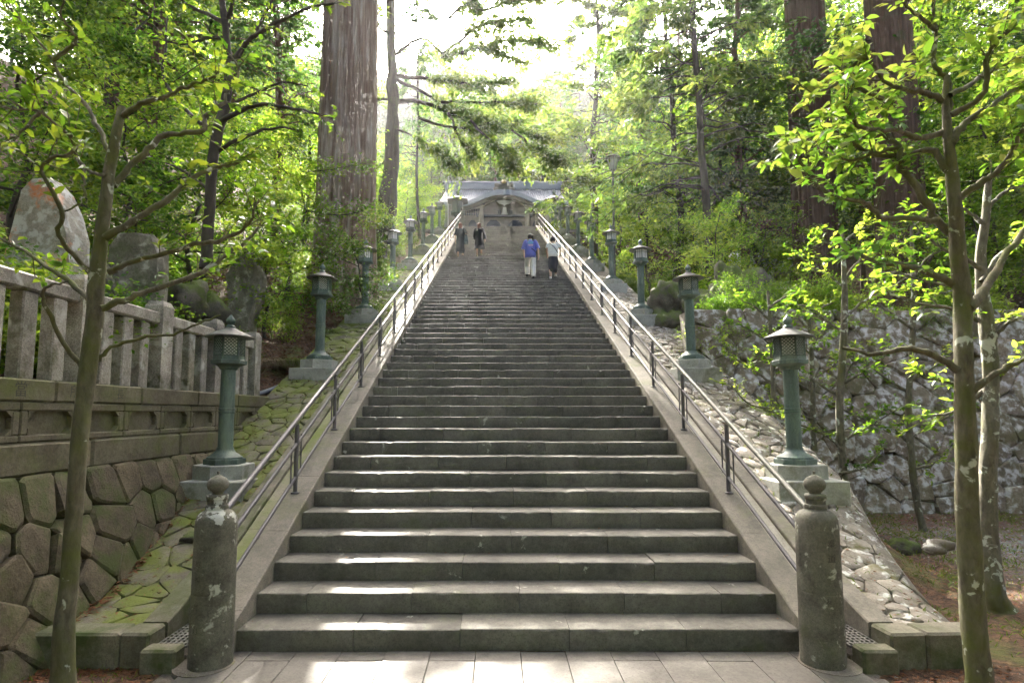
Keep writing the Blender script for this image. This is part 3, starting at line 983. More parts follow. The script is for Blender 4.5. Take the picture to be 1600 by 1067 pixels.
# ---------------------------------------------------------------- bronze lanterns
def lantern_meshes():
    D = {}
    D['lower'] = MB().box((0, 0, .05), (.95, .95, .62), .012).mesh('lower_block')
    D['upper'] = MB().lathe([(.40, .36), (.40, .545), (.39, .555)], 6, ph=R(30)).mesh('upper_block')
    b = MB().lathe([(.275, .555), (.275, .62), (.262, .635)], 6, ph=R(30))
    b.lathe([(.24, .63), (.235, .655), (.20, .672), (.185, .69), (.15, .71), (.125, .74), (.112, .765), (.112, .785)], 28)
    D['base'] = auto_smooth(b.mesh('base'), 35)
    s = MB().lathe([(.101, .77), (.100, 1.30), (.098, 1.92)], 28)
    D['shaft'] = auto_smooth(s.mesh('shaft'), 50)
    r_ = MB().lathe([(.101, 1.27), (.110, 1.275), (.110, 1.295), (.103, 1.30), (.103, 1.31), (.111, 1.315), (.111, 1.335), (.101, 1.34)], 28)
    D['ring'] = auto_smooth(r_.mesh('ring'), 30)
    bw = MB().lathe([(.10, 1.885), (.125, 1.90), (.13, 1.92), (.16, 1.945)], 24)
    bw.lathe([(.155, 1.942), (.235, 1.972), (.24, 2.02), (.225, 2.03)], 6, ph=R(30))
    bw.lathe([(.215, 2.028), (.21, 2.065), (.205, 2.07)], 6, ph=R(30))
    D['bowl'] = auto_smooth(bw.mesh('bowl'), 30)
    fr = MB()
    for i in range(6):
        a = R(30 + 60 * i)
        fr.box((.196 * math.cos(a), .196 * math.sin(a), 2.215), (.026, .026, .30), .004, rz=a)
    fr.lathe([(.208, 2.065), (.208, 2.095), (.19, 2.095), (.19, 2.065)], 6, ph=R(30), cap=False)
    fr.lathe([(.208, 2.335), (.212, 2.37), (.19, 2.37), (.19, 2.335)], 6, ph=R(30), cap=False)
    D['frame'] = fr.mesh('window_frame')
    p = MB().box((0, 0, 0), (.176, .006, .25)); D['pane'] = p.mesh('pane')
    la = MB(); w, h = .176, .25
    def bar(x0, z0, x1, z1, y=0):
        d = math.hypot(x1 - x0, z1 - z0); nx, nz = -(z1 - z0) / d * .0058, (x1 - x0) / d * .0058
        V = [(x0 + nx, y - .004, z0 + nz), (x0 - nx, y - .004, z0 - nz), (x1 - nx, y - .004, z1 - nz), (x1 + nx, y - .004, z1 + nz)]
        la.add(V + [(a, y + .004, c) for a, _, c in V], [(0, 1, 2, 3), (7, 6, 5, 4), (0, 4, 5, 1), (2, 6, 7, 3), (1, 5, 6, 2), (3, 7, 4, 0)])
    n = 0
    for sgn in (1, -1):
        c = -(w + h) / 2
        while c < (w + h) / 2:
            # line z = sgn*x + c inside the panel
            pts = []
            for x in (-w / 2, w / 2):
                z = sgn * x + c
                if -h / 2 <= z <= h / 2: pts.append((x, z))
            for z in (-h / 2, h / 2):
                x = (z - c) * sgn
                if -w / 2 < x < w / 2: pts.append((x, z))
            if len(pts) >= 2 and math.dist(pts[0], pts[1]) > .02: bar(pts[0][0], pts[0][1], pts[1][0], pts[1][1], .004 * sgn)
            c += .047
    D['lattice'] = la.mesh('lattice')
    mu = MB()
    for x in (-.03, .03): mu.box((x, 0, 0), (.008, .01, .25))
    mu.box((0, .002, .06), (.176, .01, .008))
    D['bars'] = mu.mesh('bars')
    rf = MB()
    wob = lambda a: 1 + .028 * abs(math.cos(3 * (a - R(30)))) ** 6
    rf.lathe([(.20, 2.362), (.30, 2.348), (.325, 2.350), (.328, 2.364), (.27, 2.392), (.20, 2.428), (.13, 2.46), (.075, 2.488), (.055, 2.505)], 48, wob=wob)
    D['roof'] = auto_smooth(rf.mesh('roof'), 50)
    f = MB().lathe([(.06, 2.50), (.07, 2.515), (.05, 2.53), (.034, 2.545), (.045, 2.555), (.062, 2.585), (.060, 2.61), (.045, 2.64), (.022, 2.665), (.008, 2.69), (.001, 2.70)], 20)
    D['finial'] = auto_smooth(f.mesh('finial'), 50)
    return D
LD = lantern_meshes()

def make_lantern(loc, label, ped, lattice, idx):
    root = empty('bronze_lantern', loc)
    tag(root, label, 'lantern', 'bronze lanterns lining the steps')
    pe = link('pedestal', MB().box((0, 0, .045), (.95, .95, .63), .012).mesh('pedestal') if idx is None else LD['lower'], ped, root)
    link('upper_block', LD['upper'], ped, pe)
    for nm, key in (('base', 'base'), ('shaft', 'shaft'), ('bowl', 'bowl'), ('finial', 'finial')):
        o = link(nm, LD[key], M['bronze'], root)
        if nm == 'shaft': link('ring', LD['ring'], M['bronze'], o)
    box = link('light_box', LD['frame'], M['bronze'], root)
    for i in range(6):
        a = R(60 * i)
        for nm, key, rad, mt in (('pane', 'pane', .166, M['pane']), ('lattice' if lattice else 'window_bars', 'lattice' if lattice else 'bars', .177, M['bronze'])):
            o = link(nm, LD[key], mt, box, (rad * math.cos(a), rad * math.sin(a), 2.215))
            o.rotation_euler = (0, 0, a + R(90))
    link('roof', LD['roof'], M['bronze_dark'], root)
    root.rotation_euler = (random.uniform(-.012, .012), random.uniform(-.012, .012), random.uniform(-.06, .06))
    return root

def build_lanterns():
    names = ['first', 'second', 'third', 'fourth', 'fifth', 'sixth', 'seventh', 'eighth']
    for i in range(8):
        Y = 8.16 + 4.17 * i
        z = float(zn(Y)) - .10 - .555
        for s in (-1, 1):
            side = 'mossy' if s < 0 else 'pale'
            lab = 'green bronze lantern on granite pedestal, %s from the bottom of the %s cobbled bank' % (names[i], side)
            make_lantern((s * 4.05, Y, z), lab, M['granite_moss'] if (s < 0 and i < 2) else M['granite'], i < 2, i)
    # a larger pair on the landing before the temple
    for s, px_ in ((-1, 715), (1, 866)):
        c = at(px_, 352, YTOP + 2.5)
        root = empty('great_lantern', (c[0], c[1], ZTOP - .02))
        tag(root, 'large squat bronze lantern on the landing at the head of the steps, %s one' % ('left' if s < 0 else 'right'), 'lantern', 'great lanterns on the landing')
        MB().box((0, 0, .2), (1.3, 1.3, .4), .03).obj('plinth', M['granite'], root)
        auto_smooth(MB().lathe([(.50, .4), (.50, .52), (.32, .62), (.22, .8), (.2, 1.2), (.22, 1.5), (.36, 1.68), (.56, 1.75), (.58, 1.9)], 6, ph=R(30)).obj('stem', M['bronze'], root).data, 30)
        MB().lathe([(.45, 1.9), (.45, 2.7)], 6, ph=R(30)).obj('light_box', M['bronze'], root)
        auto_smooth(MB().lathe([(.5, 2.68), (.86, 2.72), (.86, 2.78), (.5, 2.98), (.2, 3.15), (.1, 3.2)], 6, ph=R(30)).obj('roof', M['bronze_dark'], root).data, 30)
        auto_smooth(MB().lathe([(.1, 3.18), (.13, 3.25), (.08, 3.3), (.14, 3.4), (.1, 3.55), (.01, 3.68)], 14).obj('finial', M['bronze'], root).data, 50)
build_lanterns()

# ---------------------------------------------------------------- temple hall at the head of the steps
M['roof_tile'] = mat_plain('roof_tile', (.34, .37, .41), .38, .1, .12, 3.0, .1)
M['roof_ridge'] = mat_plain('roof_ridge', (.26, .30, .34), .5, .1, .12, 3.0, .1)
M['temple_wood'] = mat_plain('weathered_wood', (.23, .21, .18), .8, 0, .2, 4.0, .2)
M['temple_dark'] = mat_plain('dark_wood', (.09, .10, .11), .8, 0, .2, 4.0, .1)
M['temple_pale'] = mat_plain('pale_board', (.46, .42, .33), .75, 0, .15, 4.0, .1)
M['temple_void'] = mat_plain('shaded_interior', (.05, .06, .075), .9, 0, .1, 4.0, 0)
M['white_plaster'] = mat_plain('white_plaster', (.62, .62, .58), .8, 0, .08)
M['gold'] = mat_plain('gilt', (.75, .62, .30), .35, .6, .1)

def build_temple():
    YK = 46.0
    root = empty('temple_hall', (float(at(787, 330, YK)[0]), YK, ZTOP))
    tag(root, 'grey temple hall with curved gable roof at the head of the steps', 'temple')
    def pp(x, y, Y=YK): return at(x, y, Y)
    def board(name, pts, Y0, Y1, mat, par=root):
        A = [at(x, y, Y0) for x, y in pts]
        mb = MB(); n = len(A)
        mb.add([tuple(a) for a in A] + [(a[0], Y1, a[2]) for a in A],
               [tuple(range(n)), tuple(range(2 * n - 1, n - 1, -1))] + [(i, n + i, n + (i + 1) % n, (i + 1) % n) for i in range(n)])
        return mb.world(name, mat, par)
    # main roof
    rl, rr = at(697, 297, 51.5), at(874, 297, 51.5)
    el, er = at(684, 316, 48.4), at(888, 316, 48.4)
    xs = [rl[0], rr[0]]
    zr, ze = rl[2], el[2]
    prof = []
    for t in np.linspace(0, 1, 9):
        prof.append((48.4 + (51.5 - 48.4) * t, ze + (zr - ze) * (t ** 1.25)))
    V = []; 
    for (y, z), t in zip(prof, np.linspace(0, 1, 9)):
        xl = el[0] + (rl[0] - el[0]) * t; xr = er[0] + (rr[0] - er[0]) * t
        V += [(xl, y, z), (xr, y, z), (xr, y, z - .22), (xl, y, z - .22)]
    F = []
    for k in range(8):
        for i in range(4): F.append((4 * k + i, 4 * k + (i + 1) % 4, 4 * k + 4 + (i + 1) % 4, 4 * k + 4 + i))
    F += [(3, 2, 1, 0), (32, 33, 34, 35)]
    roof = wobj('main_roof', V, F, M['roof_tile'], root); bm_fix(roof.data)
    # back slope
    back = [(el[0], 54.6, ze), (er[0], 54.6, ze), (rr[0], 51.5, zr), (rl[0], 51.5, zr)]
    wobj('back_roof', back + [(a, b, c - .2) for a, b, c in back], [(0, 1, 2, 3), (7, 6, 5, 4), (0, 4, 5, 1), (1, 5, 6, 2), (2, 6, 7, 3), (3, 7, 4, 0)], M['roof_tile'], root)
    q = QB(); n = 56
    for i in range(n):
        u = (i + .5) / n
        P = np.array([(el[0] + (er[0] - el[0]) * u + ((rl[0] - el[0]) * (1 - u) + (rr[0] - er[0]) * u) * t, y, z + .02) for (y, z), t in zip(prof, np.linspace(0, 1, 9))])
        q.tube(P, .075, 6)
    V, Q = q.arrays()
    o = wobj('tile_rolls', V, Q, M['roof_tile'], roof, sm=True, quads=True); o['kind'] = 'stuff'
    rz = at(787, 287.5, 51.5)[2]
    MB().box(((rl[0] + rr[0]) / 2, 51.5, (zr + rz) / 2), (rr[0] - rl[0] + .2, .5, rz - zr + .1), .05).world('ridge', M['roof_ridge'], root)
    MB().box(((rl[0] + rr[0]) / 2, 51.5, rz + .07), (rr[0] - rl[0] + .5, .62, .12), .03).world('ridge_cap', M['roof_tile'], root)
    mb = MB()
    for i in range(38):
        u = (i + .5) / 38
        mb.lathe([(.085, -.04), (.085, .04)], 10, c=(0, 0, 0))
        for v in range(20):
            k = len(mb.V) - 20 + v
            x, y, z = mb.V[k]; mb.V[k] = (rl[0] + (rr[0] - rl[0]) * u + x, 51.18 + z, zr + .08 + y)
    mb.world('ridge_tile_ends', M['roof_ridge'], root)['kind'] = 'stuff'
    # curved gable
    cx = at(787.5, 300, YK)[0]
    hw = (at(856, 316, YK)[0] - at(719, 316, YK)[0]) / 2
    zt, zs = at(788, 296.5, YK)[2], at(719, 316, YK)[2]
    ht = zt - zs
    def kz(u):  # u in -1..1
        t = min(1, max(0, (abs(u) - .08) / .92))
        return 1 - t * t * (3 - 2 * t)
    us = np.linspace(-1, 1, 41)
    V = []; th = .44
    for u in us:
        z = zs + ht * kz(u); x = cx + hw * u
        V += [(x, YK - .05, z), (x, YK + 4.2, z + .15), (x, YK + 4.2, z - .15), (x, YK - .05, z - th * (.75 + .25 * (1 - abs(u))))]
    F = []
    for k in range(40):
        for i in range(4): F.append((4 * k + i, 4 * k + 4 + i, 4 * k + 4 + (i + 1) % 4, 4 * k + (i + 1) % 4))
    F += [(0, 1, 2, 3), (163, 162, 161, 160)]
    g = wobj('gable_roof', V, F, M['roof_tile'], root); bm_fix(g.data); auto_smooth(g.data, 30)
    V = []
    for u in us:
        z = zs + ht * kz(u) - .30; x = cx + hw * u * .985
        V += [(x, YK + .16, z), (x, YK + .5, z), (x, YK + .5, z - .36), (x, YK + .16, z - .36)]
    e = wobj('eave_band', V, F, M['temple_wood'], root); bm_fix(e.data)
    # ridge ornament
    orn = empty('ornament', (0, 0, 0), root)
    orn.location = Vector((cx, YK + .3, zt)) - root.location
    o1 = MB(); o1.box((0, 0, .12), (1.75, .5, .3), .05); o1.box((0, 0, .42), (1.2, .45, .35), .08); o1.box((0, 0, .72), (.6, .4, .3), .08)
    for s in (-1, 1): o1.lathe([(.16, -.12), (.19, 0), (.16, .12)], 12, c=(s * .62, -.1, .48))
    o1.obj('ornament_body', M['temple_wood'], orn)
    MB().lathe([(.001, .55), (.16, .60), (.20, .72), (.16, .84), (.001, .9)], 12, c=(0, -.22, 0)).obj('gilt_crest', M['gold'], orn)
    MB().lathe([(.05, .85), (.03, 1.2), (.1, 1.28), (.1, 1.38), (.02, 1.45)], 10).obj('spike', M['temple_wood'], orn)
    # bargeboards, pendant, pediment
    board('pediment', [(748, 338), (828, 338), (822, 320), (812, 310), (788, 305), (764, 310), (753, 320)], YK + 1.0, YK + 1.2, M['temple_wood'])
    for s in (-1, 1):
        f = lambda x: 788 + s * (788 - x) if s > 0 else x
        pts = [(738, 325.5), (746, 321), (757, 314.5), (768, 310.5), (776, 311.5), (766, 316), (757, 321), (747, 325.5)]
        board('bargeboard', [(f(x), y) for x, y in pts], YK + .45, YK + .62, M['temple_pale'])
        c = at(f(755.7), 318, YK + .42)
        mb = MB().lathe([(.14, -.03), (.14, .03)], 16)
        mb.V = [(c[0] + x, c[1] + z, c[2] + y) for x, y, z in mb.V]
        mb.world('boss', M['temple_dark'], root)
    board('pendant', [(776, 314), (788, 313), (800, 314), (796, 318), (790, 319), (788, 322), (786, 319), (780, 318)], YK + .5, YK + .65, M['white_plaster'])
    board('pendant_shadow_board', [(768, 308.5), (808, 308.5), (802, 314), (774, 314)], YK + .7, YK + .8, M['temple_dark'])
    board('king_post', [(786, 324), (791, 324), (792, 331), (794, 335.5), (783, 335.5), (785, 331)], YK + .8, YK + .98, M['white_plaster'])
    for i, x in enumerate((778, 781, 796, 799)): board('strut', [(x, 329), (x + 1.6, 329), (x + 1.6, 334), (x, 334)], YK + .86, YK + .98, M['temple_dark'])
    board('tie_beam', [(744, 335.5), (832, 335.5), (832, 338.5), (744, 338.5)], YK + .6, YK + 1.0, M['temple_dark'])
    board('lintel', [(700, 338.6), (876, 338.6), (876, 344), (700, 344)], YK + .8, YK + 1.1, M['temple_wood'])
    # bracket rows at both sides
    for s in (-1, 1):
        f = lambda x: 788 + s * (788 - x) if s > 0 else x
        for r_, y in enumerate((326, 332.5)):
            for k in range(10):
                x = 715 + k * 3.6
                board('rafter_end', [(f(x), y), (f(x + 2.0), y), (f(x + 2.0), y + 3), (f(x), y + 3)][::s if s < 0 else 1], YK + .6 + .2 * r_, YK + 1.0, M['temple_dark'])
        board('side_board', [(f(700), 321), (f(748), 321), (f(748), 338.4), (f(700), 338.4)], YK + 1.05, YK + 1.2, M['temple_wood'])
    for s in (-1, 1):
        f = lambda x: 788 + s * (788 - x) if s > 0 else x
        c = at(f(752), 335, YK + .7); z1 = at(752, 322, YK + .7)[2]
        MB().lathe([(.2, ZTOP), (.2, z1 - 1.0), (.26, z1 - .9), (.2, z1 - .75), (.16, z1 - .3), (.26, z1)], 14, c=(c[0], c[1], 0)).world('column', M['temple_pale'], root, True)
        c2 = at(f(722), 335, YK + .9)
        MB().lathe([(.2, ZTOP), (.2, z1 - .6)], 14, c=(c2[0], c2[1], 0)).world('column', M['temple_pale'], root, True)
    # frog-leg arched boards coloured as the shade inside the openings, front wall behind
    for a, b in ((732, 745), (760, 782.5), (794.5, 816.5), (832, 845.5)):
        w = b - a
        board('opening_shade_board', [(a, 352), (a + w * .08, 348.5), (a + w * .3, 344.2), (b - w * .3, 344.2), (b - w * .08, 348.5), (b, 352), (b, 372), (a, 372)], YK + .76, YK + .795, M['temple_void'])
    bl, br = at(700, 344, YK + .8), at(876, 344, YK + .8)
    MB().box(((bl[0] + br[0]) / 2, YK + 1.0, (ZTOP + bl[2]) / 2), (br[0] - bl[0], .36, bl[2] - ZTOP), .0).world('front_wall', M['temple_wood'], root)
    MB().box(((bl[0] + br[0]) / 2, YK + 4.8, (ZTOP + ze) / 2 - .1), (br[0] - bl[0] - .4, 6.5, ze - ZTOP - .3)).world('hall_body', M['temple_wood'], root)
build_temple()

# ---------------------------------------------------------------- small hipped roof building on the terrace
def build_shed():
    c = at(1215, 430, 27)
    zg = float(terrain(c[0], 27)) - .1
    root = empty('small_shrine', (c[0], 27, zg))
    tag(root, 'small building with pale tiled roof beyond the mossy boulders', 'building')
    ze, zr = at(1215, 423, 27)[2], at(1215, 397, 29)[2]
    w = 2.6
    V = [(-w, -1.2, ze - zg), (w, -1.2, ze - zg), (w, 5, ze - zg), (-w, 5, ze - zg), (-w * .55, 1.9, zr - zg), (w * .55, 1.9, zr - zg)]
    V2 = [(x, y, z - .14) for x, y, z in V[:4]]
    link('roof', mesh_poly('roof', V + V2, [(0, 1, 5, 4), (1, 2, 5), (2, 3, 4, 5), (3, 0, 4), (0, 6, 7, 1), (1, 7, 8, 2), (2, 8, 9, 3), (3, 9, 6, 0), (9, 8, 7, 6)]), M['white_plaster'], root)
    q = QB()
    for i in range(26):
        u = -1 + 2 * (i + .5) / 26
        q.tube(np.array([(w * u, -1.2, ze - zg + .02), (w * .55 * u + w * .0, 1.9, zr - zg + .02)]), .05, 5)
    link('tile_rolls', q.mesh('tile_rolls'), M['roof_tile'], root)['kind'] = 'stuff'
    MB().box((0, 1.9, (ze - zg) / 2 - .1), (w * 1.6, 4.6, ze - zg - .2)).obj('wall', M['temple_wood'], root)
    for x in (-1.9, -.6, .7, 1.9): MB().box((x, -.6, (ze - zg) / 2 - .08), (.14, .14, ze - zg - .16), .01).obj('post', M['white_plaster'], root)
    MB().box((0, -.62, .6), (4.0, .06, .12)).obj('rail', M['white_plaster'], root)
build_shed()

# ---------------------------------------------------------------- poles and tall lamp
def build_poles():
    for px_, py_, nm in ((717, 225, 'right of the two'), (700, 262, 'left of the two')):
        c = at(px_, 340, 44.5)
        root = empty('flag_pole', (c[0], 44.5, ZTOP - .05))
        tag(root, 'thin white flag pole before the temple roof, %s' % nm, 'pole', 'flag poles')
        h = at(px_, py_, 44.5)[2] - ZTOP
        auto_smooth(MB().lathe([(.06, 0), (.045, h)], 10).obj('shaft', M['white_plaster'], root).data)
        MB().lathe([(.01, h), (.07, h + .06), (.01, h + .13)], 10).obj('cap', M['white_plaster'], root)
    c = at(958, 300, 25)
    zg = float(terrain(c[0], 25)) - .3
    root = empty('street_lamp', (c[0], 25, zg))
    tag(root, 'tall dark street lamp with flared glass head among the leaves', 'street lamp')
    zt = at(958, 242, 25)[2] - zg
    auto_smooth(MB().lathe([(.09, 0), (.06, .4), (.045, zt - .8)], 12).obj('pole', M['bronze_dark'], root).data, 50)
    MB().lathe([(.05, zt - .82), (.12, zt - .74), (.14, zt - .72)], 8).obj('collar', M['bronze_dark'], root)
    MB().lathe([(.13, zt - .72), (.27, zt - .2)], 8).obj('glass', M['pane'], root)
    fr = MB()
    for i in range(8):
        a = 2 * math.pi * i / 8
        fr.tube([(.135 * math.cos(a), .135 * math.sin(a), zt - .72), (.28 * math.cos(a), .28 * math.sin(a), zt - .19)], [.014, .014], 5)
    fr.obj('ribs', M['bronze_dark'], root)
    MB().lathe([(.29, zt - .2), (.36, zt - .22), (.36, zt - .17), (.2, zt - .06), (.05, zt), (.02, zt + .06)], 16).obj('roof', M['bronze_dark'], root)
build_poles()

# ---------------------------------------------------------------- rocks and standing stones
def lump(rx, ry, rz, seed, n=14, m=9, rough_=.16, flat=0.0):
    rng = np.random.default_rng(seed)
    K = rng.normal(0, 1, (14, 3)); ph = rng.uniform(0, 6, 14)
    V = []
    for j in range(m + 1):
        t = math.pi * j / m
        for i in range(n):
            a = 2 * math.pi * i / n
            V.append((math.sin(t) * math.cos(a), math.sin(t) * math.sin(a), math.cos(t)))
    V = np.array(V)
    d = sum(np.abs(np.sin(V @ K[k] * (1.2 + .35 * k) + ph[k])) / (1 + .4 * k) for k in range(14))
    d = (d - d.mean()) * rough_ * 1.2
    V = V * (1 + d)[:, None] * np.array([rx, ry, rz])
    Q = []
    for j in range(m):
        for i in range(n):
            k = (i + 1) % n
            Q.append((j * n + i, (j + 1) * n + i, (j + 1) * n + k, j * n + k))
    return V, Q

def rock(name, c, r_, seed, label, mat, cat='boulder', group=None, n=40, m=26, rough_=.24):
    V, Q = lump(*r_, seed, n, m, rough_)
    me = smooth(mesh_quads(name, V, np.array(Q)))
    o = link(name, me, mat, None, c)
    tag(o, label, cat, group)
    return o

def g(x, y): return float(terrain(x, y))
def build_rocks():
    p = at(1150, 450, 15.8)
    rock('mossy_boulder', (p[0], 15.8, g(p[0], 15.8) + .55), (1.0, .9, 1.05), 3, 'large moss covered boulder on top of the grey wall', M['rock'], group='boulders on the terrace')
    p = at(1045, 455, 16.6)
    rock('mossy_boulder', (p[0], 16.6, g(p[0], 16.6) + .5), (.75, .8, .95), 4, 'squarish mossy boulder behind the third pale side lantern', M['rock'], group='boulders on the terrace')
    p = at(1095, 462, 16.0)
    rock('mossy_boulder', (p[0], 16.0, g(p[0], 16) + .3), (.7, .8, .7), 6, 'low dark boulder between the two mossy boulders', M['rock'], group='boulders on the terrace')
    p = at(1205, 470, 15.0)
    rock('mossy_boulder', (p[0], 15.0, g(p[0], 15) + .15), (.6, .5, .4), 7, 'flat grey stone beside the big cedar root', M['rock'], group='boulders on the terrace')
    for (x, y, Y, r_, sd, lab, mt) in ((1411, 846, 8.85, (.20, .16, .15), 8, 'dark angular rock on the gravel edge', 'rock'), (1392, 856, 8.5, (.09, .08, .05), 9, 'small flat grey rock beside the dark angular rock', 'bank_r'),
                               (1470, 916, 6.72, (.17, .11, .085), 10, 'rounded brown stone among roots beside the lichen trunk', 'bank_r'), (195, 1058, 4.45, (.13, .10, .05), 12, 'small half buried stone left of the pavement', 'rock'),
                               (150, 1060, 4.3, (.09, .09, .04), 13, 'tiny stone beside the foot of the leafy tree', 'rock'), (300, 880, 6.9, (.14, .12, .06), 14, 'loose dark stone on the mossy bank edge', 'rock')):
        c = at(x, y, Y)
        zz = g(c[0], Y) if abs(c[0]) > 5 or Y < 5 else float(bankz(Y))
        rock('loose_rock', (c[0], Y, zz + r_[2] * .3), r_, sd, lab, M[mt], 'rock', 'loose rocks', 14, 9)
    # standing stones behind the fence
    def slab(name, outline, Y, th, mat, label, lean=.05):
        A = [at(x, y, Y) for x, y in outline]
        cx = np.mean([a[0] for a in A]); zb = min(a[2] for a in A)
        n = len(A); rng = np.random.default_rng(int(Y * 10))
        V = []
        for k, (f, dy) in enumerate(((.93, -th / 2), (1.0, -th * .3), (1.0, th * .3), (.9, th / 2))):
            zc = np.mean([a[2] for a in A])
            for a in A:
                V.append((cx + (a[0] - cx) * f + rng.normal(0, .015), Y + dy + (a[2] - zb) * lean + rng.normal(0, .02), zc + (a[2] - zc) * f + rng.normal(0, .015)))
        F = [tuple(range(n)), tuple(range(4 * n - 1, 3 * n - 1, -1))]
        for k in range(3):
            for i in range(n): F.append((k * n + i, k * n + n + i, k * n + n + (i + 1) % n, k * n + (i + 1) % n))
        o = wobj(name, V, F, mat); bm_fix(o.data)
        tag(o, label, 'monument', 'standing stones behind the fence')
        return o
    slab('stone_monument', [(22, 470), (18, 400), (30, 345), (48, 300), (62, 282), (78, 278), (95, 300), (108, 330), (120, 370), (124, 420), (122, 480)], 7.6, .42, M['orange_monument'], 'pointed standing stone with orange lichen behind the fence')
    slab('stone_monument', [(176, 510), (178, 430), (176, 385), (190, 366), (215, 362), (242, 370), (254, 395), (256, 440), (254, 510)], 9.6, .4, M['monument'], 'broad square shouldered standing stone behind the fence')
    slab('stone_monument', [(366, 520), (362, 470), (356, 430), (372, 405), (391, 392), (404, 410), (413, 432), (408, 470), (396, 500), (394, 525)], 13.8, .5, M['monument'], 'pointed grey standing stone above the end of the fence')
    for (x, y, Y, r_, sd, lab) in ((292, 470, 10.6, (.35, .35, .4), 21, 'mossy squat rock behind the middle of the fence'), (150, 455, 8.2, (.3, .3, .45), 22, 'dark rock between the orange stone and the broad stone'), (330, 490, 12.3, (.4, .4, .4), 23, 'low mossy rock near the fence end')):
        c = at(x, y, Y)
        rock('hill_rock', (c[0], Y, c[2]), r_, sd, lab, M['rock'], 'rock', 'rocks behind the fence', 18, 12)
    # drain pipe across the leaf litter
    P = catmull([at(384, 622, 11.6), at(430, 607, 12.0), at(472, 588, 12.3)], 8)
    V, Q = tube_np(P, .055, 12)
    o = wobj('drain_pipe', V, Q, M['pipe'], None, sm=True, quads=True); tag(o, 'grey plastic pipe lying on the slope below the second mossy side lantern', 'pipe')
build_rocks()
# ---------------------------------------------------------------- people on the steps
M['skin'] = mat_plain('skin', (.55, .36, .26), .55, 0, .06, 9, 0)
def cloth(name, col, rough_=.85): return mat_plain(name, col, rough_, 0, .14, 16, .25)

def loft(rings, n=18):
    """rings of (cx, cy, z, rx, ry)"""
    V = []; F = []
    for (cx, cy, z, rx, ry) in rings:
        for i in range(n):
            a = 2 * math.pi * i / n
            V.append((cx + rx * math.cos(a), cy + ry * math.sin(a), z))
    for k in range(len(rings) - 1):
        for i in range(n):
            j = (i + 1) % n
            F.append((k * n + i, k * n + j, k * n + n + j, k * n + n + i))
    F.append(tuple(range(n - 1, -1, -1))); F.append(tuple((len(rings) - 1) * n + i for i in range(n)))
    return V, F

def skin_body(J, E, name):
    """J: joint name -> (x, y, z, radius); E: edges"""
    keys = list(J)
    me = bpy.data.meshes.new(name)
    me.from_pydata([J[k][:3] for k in keys], [(keys.index(a), keys.index(b)) for a, b in E], [])
    o = bpy.data.objects.new(name, me); COL.objects.link(o)
    md = o.modifiers.new('skin', 'SKIN'); md.use_smooth_shade = True
    sv = me.skin_vertices[0].data
    for i, k in enumerate(keys):
        r_ = J[k][3]; sv[i].radius = (r_, r_) if not isinstance(r_, tuple) else r_
        sv[i].use_root = (k == 'pelvis')
    ss = o.modifiers.new('sub', 'SUBSURF'); ss.levels = 1; ss.render_levels = 1
    dg = bpy.context.evaluated_depsgraph_get(); dg.update()
    out = bpy.data.meshes.new_from_object(o.evaluated_get(dg))
    bpy.data.objects.remove(o)
    return smooth(out)

